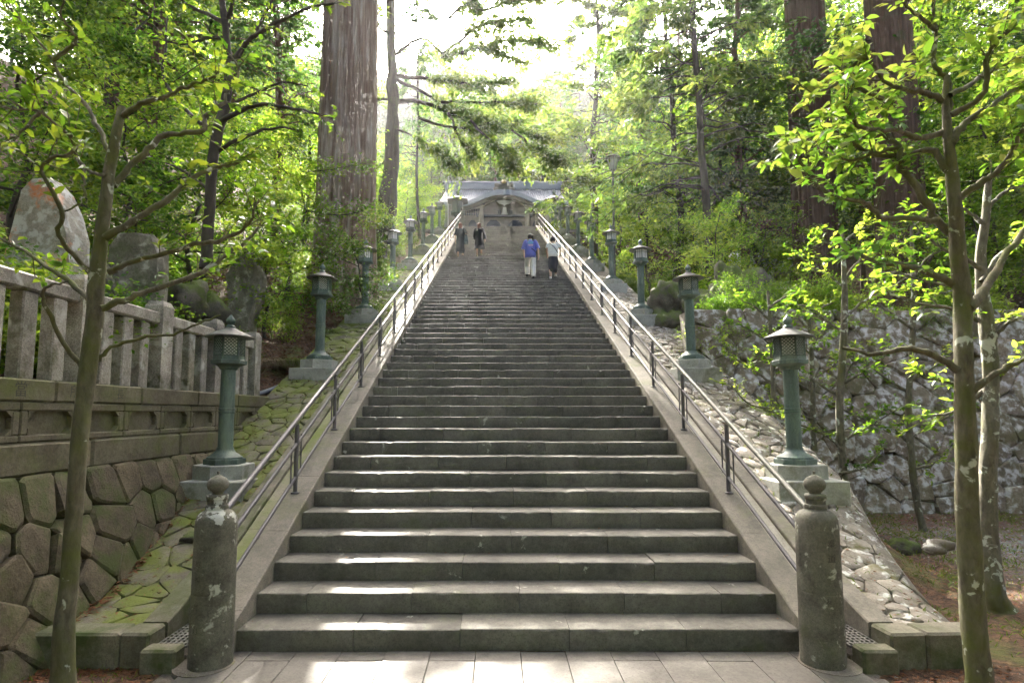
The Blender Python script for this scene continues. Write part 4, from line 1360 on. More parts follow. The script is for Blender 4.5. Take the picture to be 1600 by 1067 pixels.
def figure(loc, H, label, lift, arms, dress, hair, lean=.0, yaw=0.0):
    """back view figure climbing: 'lift' is the side (-1/1) whose foot is on the next step"""
    k = H / 1.70
    root = empty('person', loc); tag(root, label, 'person', 'people climbing the steps')
    root.rotation_euler = (0, 0, yaw)
    J = {'pelvis': (0, .02, .93, .115), 'waist': (0, .03 + lean * .3, 1.10, .105), 'chest': (0, .04 + lean * .7, 1.29, .125), 'neck0': (0, .05 + lean, 1.42, .065), 'neck': (0, .06 + lean, 1.475, .052),
         'head0': (0, .075 + lean, 1.53, .072), 'head1': (0, .08 + lean, 1.60, .088), 'head2': (0, .075 + lean, 1.66, .070), 'nose': (0, .175 + lean, 1.575, .014),
         'ear_l': (-.088, .075 + lean, 1.585, .016), 'ear_r': (.088, .075 + lean, 1.585, .016)}
    E = [('pelvis', 'waist'), ('waist', 'chest'), ('chest', 'neck0'), ('neck0', 'neck'), ('neck', 'head0'), ('head0', 'head1'), ('head1', 'head2'), ('head1', 'nose'), ('head1', 'ear_l'), ('head1', 'ear_r')]
    for s, t in ((-1, 'l'), (1, 'r')):
        up = (s == lift)
        fz, fy = (RI, .36) if up else (0, -.02)
        kn = (s * .10, .22 + fy * .25, .60) if up else (s * .10, .05, .49)
        J['hip_' + t] = (s * .095, .02, .86, .092)
        J['knee_' + t] = (*kn, .060)
        J['calf_' + t] = ((kn[0] + s * .1) / 2, (kn[1] + fy) / 2 - .01, (kn[2] + fz + .1) / 2, .054)
        J['ankle_' + t] = (s * .10, fy, fz + .085, .038)
        J['toe_' + t] = (s * .115, fy + .15, fz + .035, .034)
        E += [('pelvis', 'hip_' + t), ('hip_' + t, 'knee_' + t), ('knee_' + t, 'calf_' + t), ('calf_' + t, 'ankle_' + t), ('ankle_' + t, 'toe_' + t)]
        el, wr = arms[t]
        J['sho_' + t] = (s * .175, .04 + lean * .85, 1.375, .056)
        J['elb_' + t] = (*el, .041); J['wri_' + t] = (*wr, .029)
        d = unit(np.array(wr) - np.array(el))
        w = np.array(wr); pal = w + d * .07
        J['palm_' + t] = (*pal, .030)
        E += [('chest', 'sho_' + t), ('sho_' + t, 'elb_' + t), ('elb_' + t, 'wri_' + t), ('wri_' + t, 'palm_' + t)]
        side = np.array([0, 1, 0]) - d * d[1]; side = unit(side)
        for q, (off, ln) in enumerate(((-.028, .06), (-.010, .075), (.010, .07), (.028, .055))):
            b = pal + side * off + d * .02; m = b + d * ln * .55 + np.array([-s * .012, 0, 0]); e = m + d * ln * .4 + np.array([-s * .02, 0, 0])
            J[f'f{q}a_{t}'] = (*b, .010); J[f'f{q}b_{t}'] = (*m, .009); J[f'f{q}c_{t}'] = (*e, .008)
            E += [('palm_' + t, f'f{q}a_{t}'), (f'f{q}a_{t}', f'f{q}b_{t}'), (f'f{q}b_{t}', f'f{q}c_{t}')]
        b = w + d * .035 + side * .04; e = b + d * .035 + side * .015
        J['tha_' + t] = (*b, .010); J['thb_' + t] = (*e, .009)
        E += [('wri_' + t, 'tha_' + t), ('tha_' + t, 'thb_' + t)]
    J = {a: (b[0] * k, b[1] * k, b[2] * k, b[3] * k) for a, b in J.items()}
    link('body', skin_body(J, E, 'body'), M['skin'], root)
    S = lambda rings: [(a * k, b * k, c * k, d * k, e * k) for a, b, c, d, e in rings]
    hair_m = cloth('hair', hair[1], .6)
    hl = hair[0]
    rings = [(0, .055 + lean, 1.53, .082, .078), (0, .055 + lean, 1.57, .098, .098), (0, .05 + lean, 1.62, .103, .110), (0, .055 + lean, 1.67, .090, .095), (0, .06 + lean, 1.71, .058, .06), (0, .06 + lean, 1.722, .02, .02)]
    if hl > 0: rings = [(0, -.01 + lean, 1.53 - hl, .06, .03), (0, .0 + lean, 1.53 - hl * .6, .085, .05), (0, .02 + lean, 1.52, .092, .07)] + rings[1:]
    V, F = loft(S(rings), 20)
    link('hair', smooth(mesh_poly('hair', V, F)), hair_m, root)
    dress(root, J, k, lean, S)
    return root

def sleeve(root, J, k, t, upto, r0, r1, mat, name='sleeve'):
    a, b, c = (np.array(J[x + t][:3]) for x in ('sho_', 'elb_', 'wri_'))
    s = -1 if t == 'l' else 1
    a0 = a + np.array([-s * .05, 0, .02]) * k
    P = [a0, a, b] if upto <= 1 else [a0, a, b, c]
    P = catmull(P, 10)
    if upto < 1:
        P = P[:int(4 + 6 * upto)]
    elif upto < 2: P = P[:int(10 * (.5 + upto / 4))] if upto > 1 else P
    rad = np.linspace(r0, r1, len(P)) * k
    V, Q = tube_np(P, rad, 14)
    link(name, smooth(mesh_quads(name, V, Q)), mat, root)

def legs(root, J, k, mat, r0, r1, stop='ankle_', name='trousers'):
    q = MB()
    for t in 'lr':
        P = catmull([np.array(J[x + t][:3]) for x in ('hip_', 'knee_', 'calf_', 'ankle_')], 14)
        q.tube(P, np.linspace(r0, r1, 14) * k, 14)
    V, F = loft([(0, .02 * k, .80 * k, .155 * k, .11 * k), (0, .02 * k, .90 * k, .175 * k, .125 * k), (0, .02 * k, 1.0 * k, .165 * k, .12 * k), (0, .02 * k, 1.06 * k, .15 * k, .11 * k)])
    q.add(V, F)
    o = q.obj(name, mat, root); smooth(o.data)

def shoes(root, J, k, mat, name='shoe'):
    for t in 'lr':
        a = np.array(J['ankle_' + t][:3]); e = np.array(J['toe_' + t][:3])
        zf = e[2] - .035 * k
        rings = []
        V, F = loft([(a[0], (a[1] + e[1]) / 2 + .0, zf, .047 * k, .135 * k), (a[0], (a[1] + e[1]) / 2, zf + .03 * k, .050 * k, .14 * k), (a[0], (a[1] + e[1]) / 2 - .02 * k, zf + .06 * k, .046 * k, .115 * k), (a[0], a[1] - .005, zf + .095 * k, .042 * k, .06 * k)], 14)
        link(name, smooth(mesh_poly(name, V, F)), mat, root)

def build_people():
    def spot(x, k):
        Y = D0 + (k - 1) * TR + .17
        return (float(at(x, 400, Y)[0]), Y, k * RI + .004)
    # blue shirt, white trousers
    blue, white = cloth('blue_cotton', (.13, .16, .52)), cloth('white_trousers', (.78, .78, .74))
    black, cyan, pink = cloth('black_cloth', (.02, .02, .025)), cloth('cyan_print', (.20, .55, .70)), cloth('pink_print', (.72, .50, .62))
    def d3(root, J, k, lean, S):
        V, F = loft(S([(0, .03, .80, .205, .145), (0, .03, .95, .20, .15), (0, .035, 1.15, .195, .14), (0, .04, 1.30, .205, .135), (0, .04, 1.38, .185, .11), (0, .045, 1.43, .10, .08), (0, .05, 1.45, .07, .065)]), 24)
        link('shirt', smooth(mesh_poly('shirt', V, F)), blue, root)
        for t in 'lr': sleeve(root, J, k, t, 1, .085, .095, blue)
        legs(root, J, k, white, .105, .085)
        V, F = loft(S([(0, .05, 1.43, .072, .07), (0, .055, 1.48, .066, .066)]), 16)
        link('collar', smooth(mesh_poly('collar', V, F)), cyan, root)
        for z, h, m, w in ((1.335, .03, cyan, .19), (1.295, .03, cyan, .16), (1.25, .025, pink, .19), (1.215, .02, pink, .15)):
            V = []; F = []
            for i in range(9):
                x = (-.5 + i / 8) * w
                y = .0375 - math.sqrt(max(0, 1 - (x / .203) ** 2)) * .1375 - .003
                V += [(x * k, (y) * k, z * k), (x * k, (y) * k, (z + h) * k), (x * k, (y - .004) * k, z * k), (x * k, (y - .004) * k, (z + h) * k)]
            for i in range(8):
                a = 4 * i
                F += [(a + 2, a + 6, a + 7, a + 3), (a, a + 1, a + 5, a + 4), (a + 1, a + 3, a + 7, a + 5), (a, a + 4, a + 6, a + 2)]
            link('shirt_print', mesh_poly('shirt_print', V, F), m, root)
        q = MB().tube(catmull([(.02 * k, -.115 * k, 1.12 * k), (.13 * k, -.09 * k, 1.05 * k), (.2 * k, .0, .97 * k)], 8), .012 * k, 6)
        q.obj('bag_strap', black, root)
        shoes(root, J, k, black)
    figure(spot(829, 38), 1.74, 'person in blue printed shirt and white trousers climbing the steps', -1,
           {'l': ((-.25, .08, 1.13), (-.22, .26, .98)), 'r': ((.27, .0, 1.12), (.29, .04, .88))}, d3, (0, (.012, .011, .012)))
    # white top, black trousers, shoulder bag strap
    top, navy = cloth('pale_blouse', (.78, .80, .76)), cloth('navy_trousers', (.022, .028, .042))
    red, cream = cloth('red_sole', (.45, .10, .06)), cloth('cream_shoe', (.70, .66, .60))
    def d4(root, J, k, lean, S):
        V, F = loft(S([(0, .02, .88, .185, .14), (0, .03 + lean * .2, 1.0, .195, .15), (0, .035 + lean * .5, 1.17, .205, .14), (0, .04 + lean * .7, 1.30, .21, .135), (0, .045 + lean * .9, 1.38, .17, .11), (0, .05 + lean, 1.44, .07, .07)]), 24)
        link('blouse', smooth(mesh_poly('blouse', V, F)), top, root)
        for t in 'lr': sleeve(root, J, k, t, .7, .085, .082, top)
        V, F = loft(S([(0, .08, .30, .15, .16), (0, .09, .45, .175, .18), (0, .06, .70, .20, .17), (0, .03, .88, .185, .145), (0, .02, .95, .16, .12)]), 22)
        link('skirt', smooth(mesh_poly('skirt', V, F)), navy, root)
        P = [(-.13, -.085, 1.41), (-.04, -.105, 1.33), (.08, -.112, 1.20), (.19, -.05, 1.02)]
        MB().tube(catmull(np.array(P) * k, 10), .013 * k, 6).obj('bag_strap', black, root)
        shoes(root, J, k, cream)
    figure(spot(864, 38), 1.64, 'person in pale blouse and long dark skirt beside the right handrail', 1,
           {'l': ((-.25, .06, 1.12), (-.22, .2, 1.0)), 'r': ((.30, .10, 1.14), (.28, .3, 1.06))}, d4, (0, (.03, .025, .035)), lean=.05, yaw=-.1)
    # long grey dress with tote bag
    grey, teal = cloth('grey_dress', (.035, .045, .055)), cloth('dark_teal', (.02, .06, .085))
    tan = cloth('tan_sandal', (.45, .32, .22))
    def d1(root, J, k, lean, S):
        V, F = loft(S([(0, .05, .27, .215, .20), (0, .06, .50, .20, .19), (0, .04, .80, .185, .155), (0, .03, 1.0, .175, .14), (0, .04, 1.2, .18, .135), (0, .04, 1.33, .185, .12), (0, .045, 1.40, .14, .09), (0, .05, 1.44, .065, .06)]), 24)
        link('dress', smooth(mesh_poly('dress', V, F)), grey, root)
        for t in 'lr': sleeve(root, J, k, t, 1, .075, .085, grey)
        shoes(root, J, k, tan, 'sandal')
    p = spot(719, 50)
    figure(p, 1.64, 'person in long grey dress carrying a tote bag next to the left handrail', 1,
           {'l': ((-.24, .05, 1.1), (-.25, .1, .86)), 'r': ((.26, .03, 1.15), (.24, .17, 1.28))}, d1, (.12, (.16, .06, .035)))
    bag = empty('tote_bag', (p[0] + .26, p[1] + .05, p[2] + .66)); tag(bag, 'dark teal tote bag hanging at the side of the grey dress', 'bag')
    V, F = loft([(0, 0, 0, .10, .15), (0, 0, .1, .11, .16), (0, 0, .36, .075, .13), (-.01, 0, .42, .03, .08)], 14)
    link('bag_body', smooth(mesh_poly('bag_body', V, F)), teal, bag)
    MB().tube(catmull([(-.02, -.06, .38), (-.05, -.02, .68), (-.02, .06, .40)], 12), .011, 6).obj('strap', teal, bag)
    # navy coat
    nv, nv2 = cloth('navy_coat', (.010, .012, .02)), cloth('navy_skirt', (.03, .045, .085))
    pale = cloth('cream_sandal', (.62, .56, .42))
    def d2(root, J, k, lean, S):
        V, F = loft(S([(0, .04, .44, .16, .15), (0, .04, .7, .175, .15), (0, .03, .9, .17, .14), (0, .03, 1.0, .16, .12)]), 22)
        link('skirt', smooth(mesh_poly('skirt', V, F)), nv2, root)
        V, F = loft(S([(.02, .0, .42, .25, .13), (.015, .01, .62, .235, .13), (0, .02, .85, .20, .14), (0, .03, 1.1, .185, .14), (0, .04, 1.3, .19, .125), (0, .045, 1.40, .14, .09), (0, .05, 1.45, .065, .06)]), 24)
        link('coat', smooth(mesh_poly('coat', V, F)), nv, root)
        for t in 'lr': sleeve(root, J, k, t, 2, .078, .07, nv)
        V, F = loft(S([(-.10, -.075, 1.29, .035, .03), (-.10, -.078, 1.33, .04, .03), (-.10, -.07, 1.37, .03, .03)]), 10)
        link('white_patch', smooth(mesh_poly('white_patch', V, F)), cream, root)
        shoes(root, J, k, pale, 'sandal')
    figure(spot(748.5, 50), 1.63, 'person in dark navy coat and sandals in the middle of the upper steps', 1,
           {'l': ((-.23, .06, 1.12), (-.19, .2, .95)), 'r': ((.26, .0, 1.12), (.28, .0, .88))}, d2, (.1, (.13, .05, .03)))
build_people()
# ---------------------------------------------------------------- foliage materials
M['leaf_near'] = mat_leaf('leaf_yellow_green', [(.03, .085, .012), (.06, .125, .018), (.10, .16, .025), (.15, .17, .04)], [(.12, .32, .02), (.22, .47, .03), (.36, .57, .05), (.52, .58, .09)], .38, .5, .5)
M['leaf_glossy'] = mat_leaf('leaf_glossy_green', [(.022, .062, .009), (.04, .095, .012), (.085, .135, .016)], [(.11, .28, .012), (.22, .42, .018), (.44, .55, .03)], .28, .42, .6)
M['leaf_light'] = mat_leaf('leaf_light_green', [(.03, .075, .01), (.065, .13, .014), (.12, .18, .02)], [(.11, .27, .015), (.32, .55, .03), (.58, .70, .07)], .5, .52, .3)
M['leaf_mid'] = mat_leaf('leaf_mid_green', [(.02, .055, .011), (.05, .10, .015), (.085, .135, .02)], [(.07, .20, .015), (.22, .42, .025), (.44, .58, .04)], .5, .45, .3)
M['needle'] = mat_leaf('conifer_green', [(.022, .058, .02), (.035, .08, .024), (.06, .11, .028)], [(.08, .20, .035), (.14, .29, .045), (.25, .40, .06)], .55, .38, .25)
M['needle_light'] = mat_leaf('conifer_light_green', [(.04, .08, .02), (.06, .105, .024), (.085, .13, .03)], [(.12, .24, .04), (.26, .40, .06), (.44, .53, .09)], .55, .45, .25)
M['hill_leaf'] = mat_leaf('far_wood_green', [(.04, .075, .03), (.055, .09, .035), (.08, .115, .04)], [(.12, .2, .05), (.18, .27, .06), (.26, .34, .08)], .6, .4, .2)
M['litter'] = mat_leaf('fallen_leaf', [(.16, .055, .025), (.22, .10, .045), (.13, .07, .035), (.30, .17, .08)], [(.2, .08, .03), (.25, .12, .05)], .7, .15, .2)
M['dry_grass'] = mat_leaf('dry_grass', [(.22, .17, .10), (.34, .28, .18)], [(.3, .24, .14), (.4, .33, .2)], .7, .3, .2)
M['grass'] = mat_leaf('grass_green', [(.06, .10, .02), (.10, .14, .03)], [(.2, .32, .03), (.34, .44, .06)], .6, .4, .2)
M['bark_moss'] = mat_bark('bark_mossy', (.05, .042, .025), (.22, .20, .125), (22, 22, 9), moss=(.07, .078, .018), moss_amt=.52, lichen=(.42, .44, .35), lich=.63, bump_s=.5, dist=.015)
M['bark_lichen'] = mat_bark('bark_lichen', (.06, .054, .037), (.25, .235, .17), (22, 22, 9), moss=(.08, .085, .025), moss_amt=.58, lichen=(.48, .52, .44), lich=.60, bump_s=.5, dist=.015)
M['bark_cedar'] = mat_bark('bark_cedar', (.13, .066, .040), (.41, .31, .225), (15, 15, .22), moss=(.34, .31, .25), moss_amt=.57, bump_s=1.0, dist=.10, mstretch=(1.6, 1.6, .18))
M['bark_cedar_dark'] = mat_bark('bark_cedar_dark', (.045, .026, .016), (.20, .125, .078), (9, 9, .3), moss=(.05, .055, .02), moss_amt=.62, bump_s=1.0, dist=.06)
M['bark_dark'] = mat_bark('bark_dark', (.03, .026, .02), (.09, .075, .055), (9, 9, 1.5), moss=(.05, .06, .02), moss_amt=.62, bump_s=.6)
M['twig'] = mat_bark('twig_bark', (.05, .042, .028), (.13, .12, .08), (9, 9, 4), moss=(.09, .105, .025), moss_amt=.46, bump_s=.4, dist=.01)

# ---------------------------------------------------------------- foreground trees traced limb by limb
def fg_tree(name, label, Y, trunk, branches, leafmat, barkmat, seed, twigs_per_m=6.0, leafL=.105, per_twig=6, cat='tree', free=.42, lmin=.0, hasleaf=None, spread=.5):
    """trunk: (x, y, width px); branches: lists of photo points with a start width; each limb leaves the trunk's plane at its own angle"""
    rng = np.random.default_rng(seed)
    base = at(trunk[0][0], trunk[0][1], Y); base[2] = min(base[2], g(base[0], Y)) if name != 'x' else base[2]
    root = empty(name, tuple(base)); tag(root, label, cat)
    ppm = FPX / Y
    q = QB()
    T = np.array([at(x, y, Y + rng.normal(0, .02)) for x, y, w in trunk])
    P = catmull(T, 64)
    rad = np.interp(np.linspace(0, 1, 64), np.linspace(0, 1, len(trunk)), [w / ppm / 2 for x, y, w in trunk])
    rad = rad * .77
    rad[0] *= 1.25; rad[1] *= 1.08
    V, Q = tube_np(P, rad, 22)
    th_ = np.tile(np.arange(22) * 2 * math.pi / 22, 64); zz_ = np.repeat(np.linspace(0, 1, 64), 22) * 40
    lump_ = sum(np.sin(a_ * th_ + b_ * zz_ + c_) * s_ for a_, b_, c_, s_ in ((2, .35, 0, .05), (3, -.6, 1, .045), (5, .9, 2, .03), (1, 1.3, 3, .04), (7, -1.7, 4, .022), (4, 2.6, 5, .02))) + rng.normal(0, .012, len(V))
    ctr = np.repeat(P, 22, axis=0); V = ctr + (V - ctr) * (1 + lump_)[:, None]
    tr = wobj('trunk', V, Q, barkmat, root, sm=True, quads=True)
    lv = QB(); tw = QB()
    sgn = 1
    for bi, (w0, pts) in enumerate(branches):
        n = len(pts)
        slope = rng.uniform(.12, spread) * sgn; sgn = -sgn
        L2 = np.concatenate([[0], np.cumsum([math.dist(pts[i], pts[i + 1]) for i in range(n - 1)])]) / ppm
        B = np.array([at(x, y, Y + slope * l + .06 * math.sin(3 * l + bi)) for (x, y), l in zip(pts, L2)])
        m = max(8, 4 * n)
        B = catmull(B, m)
        B[1:] += rng.normal(0, .006, (m - 1, 3))
        r0 = w0 / ppm / 2
        rr = np.linspace(r0, max(.005, r0 * .35), m) * (1 + rng.normal(0, .06, m))
        V, Q = tube_np(B, rr, 8)
        wobj('limb', V, Q, barkmat, root, sm=True, quads=True)
        if hasleaf is not None and bi not in hasleaf: continue
        L = L2[-1]
        nt_ = max(3, int(L * twigs_per_m))
        for k in range(nt_ + 3):
            u = free + (1 - free) * (k + rng.uniform(0, 1)) / nt_ if k < nt_ else 1.0
            u = min(u, 1.0)
            i = int(u * (m - 1)); p = B[i]
            d = B[min(i + 1, m - 1)] - B[max(i - 1, 0)]; d = unit(d)
            dr = unit(d * .8 + rng.normal(0, .55, 3) + np.array([0, 0, .35]))
            ln = rng.uniform(.14, .36)
            e = p + dr * ln + np.array([0, 0, -.02])
            mid = (p + e) / 2 + rng.normal(0, .02, 3)
            c = catmull([p, mid, e], 5)
            tw.tube(c, np.linspace(.005, .002, 5), 4)
            nl = rng.integers(max(2, per_twig - 2), per_twig + 3)
            us = np.linspace(.35, 1.0, nl)
            C = np.array([c[0] * (1 - t) ** 2 + 2 * mid * t * (1 - t) + e * t * t for t in us])
            A = dr[None] * .7 + rng.normal(0, .55, (nl, 3)); A[:, 2] = A[:, 2] * .5 - .06
            A = unit(A)
            Ls = leafL * rng.uniform(.45, 1.4, nl)
            v, qd = big_leaves(C + A * (Ls * .5)[:, None], A, Ls, Ls * rng.uniform(.42, .55, nl), rng, .72)
            lv.add(v, qd)
    V, Q = tw.arrays(); o = wobj('twigs', V, Q, barkmat, root, sm=True, quads=True); o['kind'] = 'stuff'
    V, Q = lv.arrays(); wobj('crown', V, Q, leafmat, root, quads=True)
    return root

def build_foreground_trees():
    LT = [(97, 1090, 42), (103, 960, 33), (112, 850, 31), (124, 700, 31), (136, 590, 30), (147, 500, 30), (153, 420, 29), (163, 330, 25), (171, 270, 22), (181, 215, 18), (190, 168, 15)]
    LB = [(9, [(169, 260), (169, 234), (150, 194), (134, 162), (94, 119), (83, 94), (56, 62), (31, 31), (8, 6)]),
          (7, [(83, 94), (105, 78), (118, 65), (115, 50), (95, 25), (101, -8)]),
          (11, [(178, 290), (205, 258), (235, 232), (255, 212), (290, 208), (318, 203), (320, 185), (340, 170), (355, 150), (350, 140), (372, 120), (368, 95)]),
          (9, [(192, 182), (215, 165), (240, 155), (260, 152), (285, 138), (312, 130), (340, 118)]),
          (11, [(158, 482), (200, 468), (243, 451), (312, 427), (353, 399), (380, 380), (405, 352)]),
          (10, [(170, 425), (200, 412), (250, 398), (312, 382), (360, 370), (385, 352), (400, 322)]),
          (10, [(145, 474), (104, 437), (62, 410), (30, 388), (-10, 364)]),
          (8, [(128, 576), (100, 538), (73, 482), (69, 458), (80, 445), (104, 441)]),
          (7, [(148, 566), (170, 545), (222, 528), (267, 522), (315, 503), (345, 492)]),
          (8, [(148, 438), (118, 403), (93, 368), (97, 330), (64, 268), (78, 250), (115, 239), (110, 215), (62, 175), (19, 170)]),
          (12, [(164, 372), (200, 350), (237, 328), (275, 300), (312, 272), (345, 261), (369, 256), (379, 246)]),
          (6, [(115, 239), (130, 262), (132, 290), (125, 318), (97, 330)]),
          (6, [(165, 275), (140, 268), (120, 248), (115, 239)]),
          (6, [(62, 175), (40, 200), (20, 215), (0, 225)])]
    fg_tree('leafy_tree', 'slender mossy tree with crooked branches in front of the stone fence', 4.15, LT, LB, M['leaf_glossy'], M['bark_moss'], 31, 10, .080, 7, hasleaf={0, 1, 2, 3, 4, 5, 6, 9, 10, 12, 13}, free=.35)
    RT = [(1532, 1092, 50), (1524, 1000, 42), (1516, 880, 38), (1510, 760, 36), (1508, 650, 36), (1506, 560, 33), (1504, 480, 34), (1497, 400, 28), (1493, 330, 24), (1487, 270, 22), (1481, 215, 19), (1478, 165, 15), (1480, 120, 11)]
    RB = [(17, [(1512, 482), (1540, 451), (1567, 406), (1600, 361), (1640, 300)]),
          (13, [(1494, 446), (1456, 429), (1411, 415), (1375, 410), (1345, 398)]),
          (14, [(1493, 372), (1463, 344), (1452, 325), (1422, 275), (1406, 265), (1403, 231), (1375, 206), (1366, 175), (1381, 155), (1400, 130)]),
          (9, [(1463, 344), (1420, 342), (1375, 338), (1350, 316), (1312, 309), (1278, 290), (1269, 272), (1245, 250)]),
          (13, [(1497, 578), (1456, 555), (1422, 545), (1366, 552), (1314, 543)]),
          (13, [(1520, 610), (1547, 590), (1574, 573), (1610, 555)]),
          (11, [(1482, 268), (1459, 237), (1419, 241), (1381, 244), (1341, 231), (1312, 209), (1290, 205)]),
          (10, [(1482, 205), (1437, 216), (1400, 205), (1350, 200), (1331, 187), (1320, 160)]),
          (11, [(1480, 178), (1481, 125), (1459, 103), (1462, 47), (1456, 10)]),
          (10, [(1477, 160), (1444, 144), (1412, 141), (1381, 125), (1356, 97)]),
          (13, [(1487, 225), (1506, 194), (1544, 169), (1587, 137), (1610, 120)]),
          (10, [(1487, 180), (1537, 147), (1541, 94), (1562, 62), (1605, 15)]),
          (9, [(1484, 150), (1531, 122), (1570, 102), (1610, 82)]),
          (12, [(1498, 310), (1537, 281), (1562, 266), (1594, 212), (1610, 190)]),
          (7, [(1403, 231), (1375, 238), (1330, 250), (1290, 240), (1262, 238)]),
          (7, [(1462, 47), (1440, 30), (1415, 10), (1400, -10)]),
          (7, [(1381, 155), (1345, 140), (1320, 110), (1330, 70)]),
          (7, [(1356, 97), (1330, 105), (1300, 135), (1270, 150)])]
    fg_tree('leafy_tree', 'slender mossy tree with bright yellow green leaves in front of the gravel court', 4.15, RT, RB, M['leaf_near'], M['bark_moss'], 32, 17, .080, 9, hasleaf={1, 2, 3, 6, 7, 8, 9, 10, 11, 12, 13, 14, 15, 16, 17}, free=.30)
    # second tree behind it
    T3 = [(1562, 952, 46), (1554, 925, 36), (1546, 850, 30), (1543, 760, 29), (1547, 680, 30), (1548, 600, 28), (1543, 520, 26), (1536, 460, 22), (1532, 400, 19), (1540, 340, 16), (1545, 280, 12)]
    B3 = [(9, [(1545, 640), (1520, 610), (1480, 596), (1440, 590)]), (9, [(1548, 610), (1570, 580), (1600, 560)]), (8, [(1541, 510), (1510, 490), (1470, 480), (1420, 470), (1385, 455)]),
          (8, [(1545, 540), (1575, 505), (1610, 490)]), (8, [(1534, 440), (1560, 400), (1590, 380), (1620, 350)]), (7, [(1533, 420), (1500, 400), (1460, 380), (1430, 350)]), (7, [(1538, 350), (1510, 330), (1480, 320)]), (7, [(1541, 330), (1570, 300), (1600, 290)]),
          (8, [(1545, 600), (1500, 640), (1450, 650)]), (6, [(1536, 470), (1500, 450), (1450, 440), (1400, 425)])]
    fg_tree('leafy_tree', 'lichen spotted tree with exposed roots behind the bright leafy tree', 6.3, T3, B3, M['leaf_light'], M['bark_lichen'], 33, 9, .085, 8, free=.35)
    # thin trees before the grey wall
    T4 = [(1334, 835, 18), (1325, 790, 16), (1316, 720, 15), (1312, 640, 15), (1316, 560, 13), (1320, 480, 12), (1318, 410, 9), (1316, 360, 6)]
    B4 = [(5, [(1314, 700), (1290, 680), (1240, 660), (1200, 640)]), (5, [(1313, 690), (1350, 670), (1400, 640)]), (5, [(1314, 620), (1280, 600), (1240, 570), (1210, 560)]), (5, [(1315, 600), (1350, 580), (1390, 550)]),
          (5, [(1318, 520), (1290, 500), (1260, 480), (1235, 475)]), (5, [(1319, 500), (1350, 470), (1380, 460), (1420, 450)]), (4, [(1319, 450), (1295, 430), (1270, 420), (1250, 400)]), (4, [(1319, 440), (1340, 410), (1370, 395), (1400, 390)]),
          (4, [(1318, 400), (1295, 380), (1280, 370)]), (4, [(1317, 380), (1340, 360), (1365, 350)]), (5, [(1313, 740), (1350, 730), (1380, 700)])]
    fg_tree('thin_tree', 'thin pale barked tree with airy leaf sprays before the grey wall', 9.6, T4, B4, M['leaf_light'], M['bark_lichen'], 34, 15, .078, 9, free=.2, spread=.3)
    T5 = [(1210, 690, 11), (1208, 620, 10), (1207, 560, 9), (1203, 500, 7), (1200, 455, 5)]
    B5 = [(4, [(1208, 600), (1180, 580), (1150, 560), (1130, 540)]), (4, [(1207, 580), (1235, 560), (1265, 540), (1290, 530)]), (4, [(1206, 540), (1180, 520), (1150, 505)]), (4, [(1205, 530), (1230, 500), (1260, 490)]), (4, [(1203, 500), (1180, 480), (1160, 470)]), (4, [(1202, 480), (1225, 465), (1250, 455)]), (4, [(1208, 640), (1170, 630), (1140, 600)])]
    fg_tree('thin_tree', 'thinnest young tree beside the second pale side lantern', 10.6, T5, B5, M['leaf_light'], M['bark_lichen'], 35, 15, .078, 9, free=.2, spread=.3)
    sh = lambda L_, dx, dy: [(w_, [(x + dx, y + dy) for x, y in p_]) for w_, p_ in L_]
    fg_tree('thin_tree', 'thin pale barked tree with airy sprays right of the lichen covered wall middle', 10.4, [(x + 108, y - 6, w_ * .8) for x, y, w_ in T4], sh(B4, 108, -6), M['leaf_light'], M['bark_lichen'], 37, 14, .078, 9, free=.2, spread=.35)
    fg_tree('thin_tree', 'second young tree between the first and second pale side lanterns', 11.2, [(x + 62, y + 14, w_) for x, y, w_ in T5], sh(B5, 62, 14), M['leaf_light'], M['bark_lichen'], 38, 14, .078, 9, free=.2, spread=.35)
    # upper left tree with thick dark limbs
    T6 = [(322, 420, 22), (327, 330, 21), (332, 260, 22), (340, 205, 21), (352, 165, 20), (357, 110, 17), (353, 50, 14), (345, -10, 12)]
    B6 = [(9, [(356, 40), (330, 25), (300, 12), (275, -6)]), (10, [(360, 100), (376, 80), (395, 58), (440, 32), (480, 14), (520, 6)]), (7, [(395, 58), (410, 30), (425, 0), (430, -20)]), (8, [(357, 30), (362, 10), (368, -15)]),
          (8, [(340, 208), (310, 190), (280, 160), (255, 120), (258, 80), (262, 20)]), (8, [(345, 190), (400, 165), (460, 170), (520, 185)]), (6, [(350, 170), (390, 150), (440, 130), (480, 135)]), (7, [(335, 240), (380, 215), (430, 200), (470, 205)]),
          (6, [(330, 300), (290, 270), (250, 250)]), (6, [(354, 60), (320, 60), (290, 70), (240, 60)])]
    fg_tree('leafy_tree', 'dark limbed tree leaning over the fence in front of the giant cedar', 9.4, T6, B6, M['leaf_light'], M['bark_dark'], 36, 7.0, .085, 7, free=.25, spread=.5)
build_foreground_trees()

